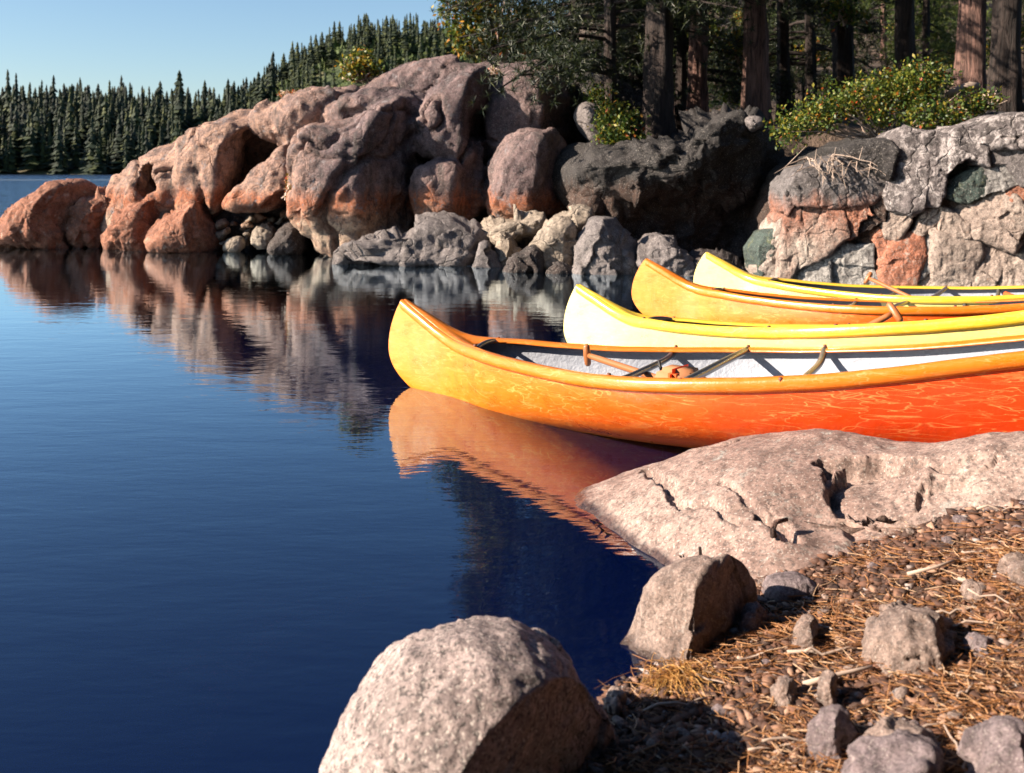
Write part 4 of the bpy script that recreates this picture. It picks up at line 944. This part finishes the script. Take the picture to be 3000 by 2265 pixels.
def paddle(A, B, label, blade=True, side=(0, 0, 1)):
    """T-grip paddle from grip A to blade end B"""
    A, B = np.array(A, float), np.array(B, float); ax = B-A; L = np.linalg.norm(ax); ax /= L
    t = empty('paddle', A); tag(t, label, 'paddle', 'wooden paddles lying in the canoes')
    sd = np.cross(ax, side); sd /= np.linalg.norm(sd)
    V, F = tube(np.array([ax*.03, ax*.06, ax*.12, ax*(L-.5), ax*(L-.4)]), [.013, .015, .0165, .0165, .016], 12); ob('shaft', mesh('shaft', V, tri(F)), M['wood'], t)
    V, F = tube(np.array([sd*-.055, sd*-.045, sd*0, sd*.045, sd*.055])+ax*.012, [.010, .017, .02, .017, .010], 10); ob('grip', mesh('grip', V, tri(F)), M['wood'], t)
    if blade:
        nrm = np.cross(ax, sd); m = 14; q = np.linspace(0, 1, m); w = .085*np.sin(np.clip(q*1.25, 0, 1)*np.pi/2)**.6*np.where(q > .9, np.sqrt(np.clip(1-((q-.9)/.1)**2, 0, 1))*.6+.4, 1); w[0] = .016
        V = []
        for i in range(m):
            c = ax*(L-.45+.45*q[i]); th = .013*(1-q[i])+.005
            for a in np.linspace(0, 2*np.pi, 12, endpoint=False): V.append(c+sd*w[i]*math.cos(a)+nrm*th*math.sin(a))
        V += [ax*(L-.45), ax*L]; k = m*12
        F = grid_faces(m, 12, True).tolist()+[(j, (j+1) % 12, k) for j in range(12)]+[((m-1)*12+(j+1) % 12, (m-1)*12+j, k+1) for j in range(12)]
        ob('blade', mesh('blade', V, F), M['redwood'], t)
    return t
def LW(root, Rm, p): return np.array(root.location)+np.array(Rm@Vector(p))
paddle(LW(C1, R1, (1.10, .15, .335)), LW(C1, R1, (2.25, -.30, .20)), 'wooden paddle with a T grip leaning inside the nearest orange canoe', side=(0, 1, .1))
paddle(LW(C4, R4, (1.32, .2, .43)), LW(C4, R4, (2.1, -.35, .16)), 'long-handled paddle sticking out of the farthest yellow canoe', side=(0, 1, 0))
paddle(P(1938, 672, 4.9), P(1900, 740, 4.75)+np.array([-.5, .25, -.25]), 'paddle of which only the T grip shows over the rim of the pale yellow canoe', side=(1, .6, 0))

def lmesh(name, root, Rm, V, F, mat, label=None, cat=None, parent=None, smooth=True):
    V = np.asarray(V, float)
    W_ = np.array([LW(root, Rm, v) for v in V]); c = W_.mean(0)
    o = ob(name, mesh(name, W_-c, F, smooth), mat, None, c)
    if label: tag(o, label, cat)
    return o
# folded orange cushion on the floor of the nearest canoe, by the second cross tube
cv = P(1462, 832, 4.42)
bm = bmesh.new(); bmesh.ops.create_cube(bm, size=1)
for v in bm.verts:
    top = v.co.z > 0; v.co = Vector((v.co.x*(.17 if top else .24), v.co.y*(.13 if top else .19), v.co.z*.14))
bmesh.ops.bevel(bm, geom=bm.edges[:], offset=.022, segments=3, affect='EDGES')
me = bpy.data.meshes.new('cushion'); bm.to_mesh(me); bm.free(); me.polygons.foreach_set('use_smooth', np.ones(len(me.polygons), bool))
cu = empty('cushion', (cv[0]+.02, cv[1]+.03, cv[2]-.0)); cu.rotation_euler.z = POSE[0][3]; tag(cu, 'tan and orange cushion lying in the nearest canoe under a cross tube', 'cushion')
ob('pad', me, plain('tan_vinyl', (.42, .18, .08), .5, bump=(12, .8)), cu)
ob('band', box((0, 0, .004), (.04, .19, .142), 0, .02), M['redwood'], cu)
# black strap hanging from the first thwart, and one round the rim of the middle orange canoe
s0 = .333; p0 = np.array([s0*CL, .12, sh(np.array([s0]))[0]-.035])
V, F = tube([p0+np.array([0, 0, .02]), p0+np.array([.012, .0, -.03]), p0+np.array([-.01, .01, -.14]), p0+np.array([.02, .02, -.16]), p0+np.array([.03, .01, -.05]), p0+np.array([.0, 0, .0])], .007, 6)
lmesh('strap', C1, R1, V, tri(F), M['black'], 'black strap looped over a cross tube in the nearest canoe', 'strap')
s0 = .66; w0 = hb(np.array([s0]))[0]*.965; z0 = sh(np.array([s0]))[0]
prof = [(-.05, -.02), (-.05, .012), (0, .014), (.022, .008), (.034, -.02), (.03, -.06)]
V = []
for dx in (-.028, .028):
    for a, b in prof: V.append((s0*CL+dx, -w0-a, z0+b))
lmesh('strap', C3, R3, V, [(i, i+1, i+7, i+6) for i in range(5)], M['black'], 'black strap wrapped round the rim of the middle orange canoe', 'strap', smooth=False)
V, F = tube([LW(C4, R4, (2.35, .40, .33)), LW(C4, R4, (2.42, .34, .30)), LW(C4, R4, (2.50, .40, .30))], [.02, .028, .015], 8)
tag(ob('rag', mesh('rag', V, tri(F)), M['redwood']), 'small red cloth tucked inside the farthest yellow canoe', 'cloth')

# ------------------------------------------------------------------ foreground: granite slab
SC = []
for u, v, z in [(1236, 1062, -.02), (1270, 1040, .02), (1330, 1020, .05), (1420, 998, .08), (1500, 985, .11), (1600, 962, .15), (1700, 950, .175), (1850, 952, .22), (1950, 960, .26), (2050, 955, .32), (2150, 945, .36), (2260, 935, .40),
                (1300, 1100, .02), (1340, 1150, .0), (1400, 1205, -.01), (1440, 1235, -.01), (1500, 1270, -.01), (1400, 1100, .10), (1500, 1060, .15), (1500, 1150, .10), (1600, 1050, .20), (1600, 1200, .09), (1700, 1040, .24), (1700, 1140, .18),
                (1800, 1000, .27), (1850, 1080, .23), (1760, 1170, .11), (1690, 1240, .085), (1900, 1120, .18), (2000, 1010, .30), (2000, 1080, .24), (2100, 1000, .33), (2212, 985, .36), (2300, 1000, .36)]:
    q = PZ(u, v, z); SC.append((q[0], q[1], z))
# the far side falls away under the canoes
for x, y, z in [(.75, 4.1, -.06), (1.05, 4.15, -.05), (1.4, 3.95, 0.0), (1.8, 3.6, .08), (.3, 4.05, -.1), (2.2, 3.3, .2), (-.0, 3.7, -.12), (.15, 3.3, -.15), (.3, 3.0, -.2), (.45, 2.75, -.15), (.75, 2.6, -.02), (1.0, 2.6, .0), (1.4, 2.7, .12), (1.9, 2.75, .25)]:
    SC.append((x, y, z))
_s = tps(np.array(SC))
sx = np.linspace(-.1, 2.4, 420); sy = np.linspace(2.55, 4.2, 330)
SX, SY = np.meshgrid(sx, sy, indexing='ij')
SZ = _s(SX, SY)
q3 = np.stack([SX, SY, SZ], -1)
SZ = SZ+.016*fbm(q3, 2.5, 4, 9)+.005*fbm(q3, 14, 3, 10)
def crackline(pts, width, depth, lip=0.):
    """chipped step or crack following points given as bearings on the slab"""
    global SZ
    pp = []
    for u, v, z in pts: q = PZ(u, v, z); pp.append(q[:2])
    pp = np.array(pp); best = np.full(SX.shape, 9.)
    jx = SX+.012*fbm(q3, 18, 3, 31); jy = SY+.012*fbm(q3, 18, 3, 32)
    for a, b in zip(pp[:-1], pp[1:]):
        ab = b-a; t = np.clip(((jx-a[0])*ab[0]+(jy-a[1])*ab[1])/(ab@ab), 0, 1)
        best = np.minimum(best, np.hypot(jx-a[0]-ab[0]*t, jy-a[1]-ab[1]*t))
    SZ = SZ-depth*np.clip((1-best/width)*2.6, 0, 1)**.8
crackline([(1395, 1020, .1), (1410, 1040, .1), (1450, 1075, .12), (1480, 1095, .12)], .020, .030)
crackline([(1480, 1095, .12), (1530, 1085, .15), (1560, 1110, .15), (1600, 1125, .15)], .014, .018)
crackline([(1560, 1070, .15), (1640, 1110, .17), (1700, 1160, .15)], .012, .014)
crackline([(1640, 1090, .2), (1690, 1120, .18), (1720, 1170, .14)], .018, .030)
crackline([(1780, 1012, .25), (1830, 1005, .26), (1900, 1012, .26), (1985, 1018, .28)], .034, .075)
crackline([(1785, 1012, .25), (1800, 1050, .24)], .018, .03)
crackline([(1985, 1045, .28), (2010, 1030, .29), (2080, 1045, .28)], .016, .03)
crackline([(1985, 1055, .27), (1950, 1075, .25), (1890, 1085, .23)], .010, .012)
crackline([(2020, 990, .33), (2090, 1005, .33), (2160, 990, .35)], .010, .016)
crackline([(1900, 1085, .23), (1895, 1105, .2)], .010, .016)
crackline([(1500, 1010, .13), (1560, 1000, .16), (1600, 985, .16)], .008, .012)
def spall(pts, depth, falloff):
    global SZ
    pp = np.array([PZ(*p)[:2] for p in pts]); pp = pp[np.argsort(pp[:, 0])]
    jx = SX+.02*fbm(q3, 11, 4, 41); jy = SY+.022*fbm(q3, 11, 4, 42)
    yb = np.interp(jx, pp[:, 0], pp[:, 1]); s_ = yb-jy
    win = np.clip((jx-pp[0, 0])/.03, 0, 1)*np.clip((pp[-1, 0]-jx)/.10, 0, 1)
    SZ = SZ-depth*win*np.clip(s_/.008, 0, 1)*np.clip(1-s_/falloff, 0, 1)
spall([(1780, 1030, .26), (1830, 1003, .27), (1900, 1006, .27), (1985, 1012, .29)], .062, .40)
spall([(1392, 1012, .09), (1420, 1040, .1), (1470, 1075, .12), (1500, 1092, .12)], .028, .12)
spall([(1540, 1080, .15), (1590, 1100, .16), (1640, 1112, .17)], .022, .10)
spall([(1640, 1085, .19), (1690, 1112, .19), (1722, 1150, .17)], .04, .14)
spall([(1990, 1030, .29), (2030, 1024, .29), (2090, 1038, .29)], .03, .16)
spall([(2010, 985, .33), (2080, 992, .33), (2170, 985, .35)], .016, .12)
spall([(1490, 1003, .12), (1560, 992, .15), (1620, 985, .17)], .010, .10)
o = ob('granite_slab', mesh('granite_slab', np.stack([SX, SY, SZ], -1).reshape(-1, 3), height_faces(420, 330)), M['slab'])
tag(o, 'large smooth pink granite slab sloping into the water under the nearest canoe', 'rock')
sld = o.modifiers.new('thickness', 'SOLIDIFY'); sld.thickness = .25; sld.offset = -1
def slab_z(x, y):
    i = np.clip(((x-sx[0])/(sx[1]-sx[0])).astype(int) if hasattr(x, 'astype') else int((x-sx[0])/(sx[1]-sx[0])), 0, 419)
    j = np.clip(((y-sy[0])/(sy[1]-sy[0])).astype(int) if hasattr(y, 'astype') else int((y-sy[0])/(sy[1]-sy[0])), 0, 329)
    return SZ[i, j]

# foreground stones
rock('boulder', [(684, 1740), (696, 1650), (730, 1570), (782, 1495), (850, 1432), (905, 1404), (985, 1384), (1060, 1380), (1130, 1390), (1194, 1416), (1244, 1452), (1282, 1510), (1324, 1580), (1366, 1650), (1386, 1720), (1388, 1800), (1350, 1920), (1200, 1980), (850, 1970), (710, 1870)], 1.95, M['boulder'],
     'big speckled rounded boulder in the near corner, half in shadow', front=.27, back=.30, e=2.15, n=260, m=90, amp=.010, freq=5, seed=501, fine=.5, cuts=((.74, -.64, -.20, .36),), centre=(1020, 1670), facet=(.05, .16, .0))
rock('boulder', [(1336, 1470), (1342, 1430), (1378, 1370), (1394, 1305), (1428, 1258), (1470, 1224), (1524, 1208), (1560, 1216), (1590, 1204), (1630, 1224), (1666, 1268), (1690, 1330), (1692, 1420), (1620, 1490), (1500, 1540), (1440, 1545), (1380, 1530), (1348, 1500)], 2.55, M['brownstone'],
     'pointed brown stone with a lit left face and dark right side', front=.17, back=.16, e=2.2, n=180, m=60, amp=.008, freq=8, seed=502, fine=.3, soft=1, cuts=((.72, -.68, .10, .34), (-.75, -.6, .3, .66)), centre=(1490, 1380), facet=(.16, .09, .001))
rock('stone', [(1646, 1290), (1652, 1262), (1676, 1246), (1716, 1238), (1750, 1248), (1764, 1264), (1740, 1300), (1690, 1320)], 2.72, M['greystone'], 'flat grey stone in the shadow of the pointed stone', front=.06, back=.07, n=90, m=26, amp=.005, freq=14, seed=503)
st = [
 ('oval grey-brown stone, largest of those on the gravel', [(1868, 1400), (1874, 1365), (1905, 1340), (1960, 1325), (2020, 1322), (2066, 1336), (2096, 1360), (2100, 1392), (2060, 1412), (1990, 1425), (1930, 1440), (1885, 1440)], 2.22, 'brownstone', .10, .10),
 ('pinkish stone half hidden behind the oval stone', [(1896, 1345), (1904, 1325), (1935, 1312), (1985, 1308), (2000, 1330), (1950, 1360)], 2.38, 'brownstone', .06, .06),
 ('upright brownish stone left of the oval one', [(1720, 1390), (1722, 1360), (1736, 1340), (1760, 1334), (1775, 1350), (1774, 1395), (1740, 1405)], 2.28, 'brownstone', .05, .06),
 ('small pink upright stone on the litter', [(1676, 1505), (1680, 1475), (1700, 1466), (1722, 1478), (1724, 1510), (1700, 1530)], 2.06, 'brownstone', .04, .05),
 ('thin upright stone casting a black shadow', [(1772, 1512), (1776, 1480), (1790, 1462), (1812, 1462), (1810, 1500), (1800, 1540), (1780, 1530)], 2.02, 'brownstone', .03, .06),
 ('smooth purple-grey stone in front of the thin upright one', [(1748, 1618), (1756, 1580), (1790, 1548), (1820, 1538), (1838, 1560), (1834, 1600), (1800, 1625), (1765, 1640)], 1.90, 'greystone', .05, .06),
 ('large purple-grey stone cut off by the bottom edge', [(1800, 1700), (1840, 1655), (1900, 1630), (1960, 1612), (2030, 1622), (2080, 1660), (2100, 1720), (1950, 1760), (1830, 1750)], 1.70, 'greystone', .12, .10),
 ('tan stone behind the large stone at the bottom edge', [(1842, 1640), (1850, 1605), (1890, 1588), (1950, 1568), (1990, 1575), (2050, 1610), (2060, 1660), (1900, 1680)], 1.82, 'brownstone', .07, .08),
 ('stone in the bottom right corner', [(2080, 1660), (2110, 1620), (2150, 1590), (2200, 1570), (2260, 1580), (2280, 1700), (2100, 1720)], 1.76, 'greystone', .08, .10),
 ('pinkish stone at the right edge halfway up the beach', [(2178, 1260), (2178, 1235), (2190, 1218), (2216, 1208), (2250, 1215), (2256, 1258), (2210, 1270)], 2.60, 'brownstone', .06, .07),
 ('small pale stone at the water edge by the speckled boulder', [(1310, 1520), (1312, 1500), (1330, 1490), (1352, 1498), (1362, 1520), (1350, 1545), (1325, 1545)], 2.24, 'brownstone', .04, .05),
 ('low stone tucked against the right foot of the pointed stone', [(1600, 1350), (1604, 1325), (1622, 1310), (1646, 1312), (1660, 1335), (1650, 1360), (1620, 1368)], 2.46, 'greystone', .04, .05),
 ('small round brown stone on the litter near the right edge', [(2080, 1285), (2084, 1265), (2110, 1258), (2140, 1268), (2150, 1290), (2120, 1302)], 2.45, 'brownstone', .04, .05),
 ('grey pebble between the oval stone and the right edge', [(2092, 1400), (2100, 1380), (2130, 1375), (2155, 1390), (2150, 1412), (2115, 1418)], 2.18, 'greystone', .035, .04),
]
for k, (lb, poly, Y, mt, fr, bk) in enumerate(st):
    # let the base sit in the ground
    u = np.mean([p[0] for p in poly]); vb = max(p[1] for p in poly); vt = min(p[1] for p in poly)
    Yq = np.linspace(1.3, 3.6, 500); dz_ = (EYE-(vb-HZ)/W*Yq)-ground((u-1106)/W*Yq, Yq)
    if (dz_ < 0).any(): Y = float(Yq[np.argmax(dz_ < 0)])+fr*.5
    poly = [(a, b if b < (vt+vb)/2 else b+(vb-vt)*.35) for a, b in poly]
    rock('stone', poly, Y, M[mt], lb, 'stone', front=fr, back=bk, n=90, m=28, e=2.2, soft=2, amp=.006, freq=11, fine=.6, seed=520+k, facet=(.22, .045, .0), cuts=((.8, -.5, .3, .55),))

# gravel, litter and straw
def surf(x, y):
    g = ground(x, y); s_ = np.where((x > sx[0]) & (x < sx[-1]) & (y > sy[0]) & (y < sy[-1]), slab_z(x, y), -9)
    return g, s_
r = np.random.default_rng(900)
ico = bmesh.new(); bmesh.ops.create_icosphere(ico, subdivisions=1, radius=1)
IV = np.array([v.co[:] for v in ico.verts]); IF = np.array([[v.index for v in f.verts] for f in ico.faces]); ico.free()
def scatter(n, ymax=3.4):
    y = 1.45+(ymax-1.45)*r.random(n)**.9; x = .1+(r.random(n))*(.62*y+.3)
    g, s_ = surf(x, y); ok = (g > s_+.002) & (g > -.03)
    return x[ok], y[ok], g[ok]
x, y, g = scatter(36000)
n_ = len(x); ch = []
sz = np.where(r.random(n_) < .14, .008+.009*r.random(n_), .003+.0045*r.random(n_))
base = IV*(1+.28*np.random.default_rng(1).normal(size=(len(IV), 1)))
for k in range(0, 8):
    idx = np.arange(k, n_, 8); b_ = IV*(1+.42*np.random.default_rng(k).normal(size=(len(IV), 1)))
    m_ = len(idx); th = r.random(m_)*6.28; sc3 = np.stack([1+.5*r.random(m_), .7+.4*r.random(m_), .45+.35*r.random(m_)], 1)*sz[idx, None]
    v = b_[None]*sc3[:, None]; c_, s_ = np.cos(th)[:, None], np.sin(th)[:, None]
    v = np.stack([v[..., 0]*c_-v[..., 1]*s_, v[..., 0]*s_+v[..., 1]*c_, v[..., 2]], -1)+np.stack([x[idx], y[idx], g[idx]+sz[idx]*.2], 1)[:, None]
    f = IF[None]+(np.arange(m_)*len(IV))[:, None, None]; ch.append((v.reshape(-1, 3), f.reshape(-1, 3)))
o = ob('gravel', mesh('gravel', *join(ch), False), M['gravel']); tag(o, 'reddish brown gravel and bark chips covering the beach', 'gravel', kind='stuff')
def blades(x, y, z, L, w, lift=.3):
    n = len(x); th = r.random(n)*np.pi*2; th = np.where(r.random(n) < .45, r.normal(size=n)*.5, th); ph = r.normal(size=n)*lift*.5; cv_ = r.normal(size=n)*.35
    m = 4; q = np.linspace(-.5, .5, m)
    a = th[:, None]+cv_[:, None]*q[None]*2
    px = x[:, None]+np.cos(a)*L[:, None]*q; py = y[:, None]+np.sin(a)*L[:, None]*q; pz = z[:, None]+np.sin(ph)[:, None]*L[:, None]*(q+.1)+.003+.010*r.random((n, 1))
    px, py, pz = [np.broadcast_to(t, (n, m)) for t in (px, py, pz)]
    nx, ny = -np.sin(th), np.cos(th)
    rings = []
    for ox, oz in ((1, 0), (-.5, .9), (-.5, -.9)):
        rings.append(np.stack([px+nx[:, None]*w[:, None]*ox, py+ny[:, None]*w[:, None]*ox, pz+w[:, None]*oz], -1))
    V = np.stack(rings, 2).reshape(n, m*3, 3)
    F0 = grid_faces(m, 3, True); F = F0[None]+(np.arange(n)*m*3)[:, None, None]
    return V.reshape(-1, 3), F.reshape(-1, 4)
x, y, g = scatter(15000, 3.0)
dens = .8*fbm(np.stack([x, y, 0*x], 1), 3.2, 3, 71)+.9*np.clip(1-np.hypot(x-.75, (y-2.25)*1.2)/.75, -.6, 1)-.05; k = (dens > r.random(len(x))*.7) | (r.random(len(x)) < .10)
x, y, g = x[k], y[k], g[k]; n_ = len(x)
V, F = blades(x, y, g+.004, .02+.08*r.random(n_)**1.6, .0006+.0011*r.random(n_))
o = ob('straw_litter', mesh('straw_litter', V, F), M['straw']); tag(o, 'dry straw and pine needles strewn over the gravel', 'straw', kind='stuff')
LMK = []
for o_ in list(COL.objects):
    if o_.get('category') == 'stone' and not o_.get('group') and o_.type == 'MESH' and o_.data.vertices:
        c_ = np.mean([v.co[:] for v in o_.data.vertices], axis=0)
        if c_[1] < 4: LMK.append((c_[0], c_[1], o_['label']))
short = {'oval': 'the oval stone', 'pinkish stone half': 'the half hidden stone', 'upright brownish': 'the upright brownish stone', 'small pink': 'the small pink stone', 'thin upright': 'the thin upright stone', 'smooth purple': 'the smooth purple-grey stone',
         'large purple': 'the cut off purple-grey stone', 'tan stone': 'the tan stone', 'stone in the bottom': 'the corner stone', 'pinkish stone at': 'the stone at the right edge', 'small pale stone': 'the pale stone at the water', 'low stone': 'the pointed stone',
         'small round brown': 'the small round brown stone', 'grey pebble': 'the grey pebble by the oval stone', 'flat grey': 'the shadowed flat stone'}
LMK = [(a, b, [v for k_, v in short.items() if s_.startswith(k_)][0]) for a, b, s_ in LMK if any(s_.startswith(k_) for k_ in short)]
LMK += [(.95, 2.98, 'the lower edge of the slab'), (1.35, 3.0, 'the upper end of the slab')]
def where(x, y):
    a, b, s_ = min(LMK, key=lambda q: math.hypot(q[0]-x, q[1]-y)); dx, dy = x-a, y-b
    return ('just right of ' if dx > 0 else 'just left of ')+s_ if abs(dx) > abs(dy) else ('behind ' if dy > 0 else 'in front of ')+s_
# larger pebbles: one by one
PM = []
for k in range(6):
    rr = np.random.default_rng(60+k); bm = bmesh.new(); bmesh.ops.create_icosphere(bm, subdivisions=3, radius=1)
    v = np.array([q.co[:] for q in bm.verts]); f = np.array([[q.index for q in p.verts] for p in bm.faces]); bm.free()
    for _ in range(7):
        nv = rr.normal(size=3); nv /= np.linalg.norm(nv); dd = v@nv; v = v-np.maximum(dd-.72, 0)[:, None]*nv*.9
    v = v*np.array([1.25, .9, .68])*(1+.06*fbm(v, 2.5, 3, k))[:, None]
    me = mesh('pebble', v, f); me.materials.append([M['brownstone'], M['greystone'], M['gravelstone'] if 'gravelstone' in M else M['brownstone']][k % 3]); PM.append(me)
x, y, g = scatter(420, 3.1); x, y, g = x[:150], y[:150], g[:150]
for i in range(len(x)):
    s_ = .009+.013*r.random()**2
    o = ob('pebble', PM[i % 6]); o.location = (x[i], y[i], g[i]+s_*.3); o.scale = (s_,)*3; o.rotation_euler = (r.normal()*.3, r.normal()*.3, r.random()*6.28)
    tag(o, ('purple-grey' if i % 6 in (1, 4) else 'brown')+(' larger' if s_ > .014 else ' tiny')+' pebble '+where(x[i], y[i]), 'pebble', 'pebbles on the beach gravel')
# twigs: one by one
x, y, g = scatter(220, 3.0)
for i in range(min(60, len(x))):
    L = .05+.12*r.random()**1.6; a = r.normal()*.7 if r.random() < .7 else r.random()*6.28; m = 7; q = np.linspace(-.5, .5, m)
    pts = np.stack([np.cos(a)*L*q, np.sin(a)*L*q, .006+.006*np.abs(q)+r.random()*.012*(q+.5)], 1)+r.normal(size=(m, 3))*L*.03
    V, F = tube(pts, np.linspace(1, .5, m)*(.0018+.0024*r.random()), 6)
    o = ob('twig', mesh('twig', V, tri(F)), M['twig'] if i % 3 else M['deadwood'], None, (x[i], y[i], g[i]+.004)); tag(o, ('brown' if i % 3 else 'bleached')+(' longer' if L > .09 else ' short')+' twig '+where(x[i], y[i]), 'twig', 'twigs on the beach litter')
def stick(uvz, rad, label, name='stick', mat='twig', lift=.012):
    pts = []
    for u, v, z in uvz: q = PZ(u, v, z); pts.append(q+np.array([0, 0, 0]))
    pts = np.array(pts); c = pts[0].copy(); V, F = tube(pts-c, np.linspace(1, .6, len(pts))*rad, 8)
    tag(ob(name, mesh(name, V, tri(F)), M[mat], None, c), label, 'stick')
stick([(1735, 1478, .10), (1790, 1462, .115), (1840, 1450, .12), (1885, 1440, .13)], .006, 'straight stick lying left of the oval stone')
stick([(1700, 1408, .10), (1750, 1406, .105), (1800, 1420, .10), (1830, 1436, .10)], .004, 'curved pale stick above the straight one', mat='deadwood')
stick([(1990, 1432, .13), (2050, 1436, .13), (2090, 1448, .13), (2115, 1465, .12)], .004, 'thin bent stick in front of the oval stone', mat='deadwood')
stick([(2070, 1250, .22), (2110, 1262, .22), (2160, 1285, .21), (2230, 1300, .21)], .005, 'pale branching stick near the right edge', mat='deadwood')
stick([(1960, 1240, .2), (2020, 1225, .22), (2070, 1208, .23)], .005, 'short brown stick on the gravel above the oval stone')
stick([(1513, 1225, .10), (1514, 1205, .12), (1512, 1182, .15)], .008, 'stub of wood standing up behind the pointed stone', mat='bark_dark')
stick([(1672, 1160, .15), (1668, 1145, .17), (1676, 1128, .19), (1700, 1122, .19)], .010, 'curled piece of brown bark caught in the slab crack', mat='bark')
# dry grass tuft against the pointed stone
b0 = PZ(1475, 1455, .02); n_ = 420
th = r.random(n_)*6.28; V = []; Fs = []
for i in range(n_):
    rt = b0+np.array([r.normal()*.035, r.normal()*.02-.02, -.005]); L = .05+.10*r.random(); dv = np.array([r.normal()*.55-.1, -.45+r.normal()*.5, .75+.3*r.random()]); dv /= np.linalg.norm(dv)
    q = np.linspace(0, 1, 5)[:, None]; pts = rt+dv*L*q+np.array([r.normal()*.02, -.03, -.06])*q**2*1.2
    V_, F_ = tube(pts, np.linspace(.0011, .0004, 5), 3, False); V.append((V_, F_))
V, F = join(V); o = ob('grass_tuft', mesh('grass_tuft', V-b0, F), M['tuft'], None, b0); tag(o, 'tuft of orange dry grass against the pointed stone', 'grass tuft')
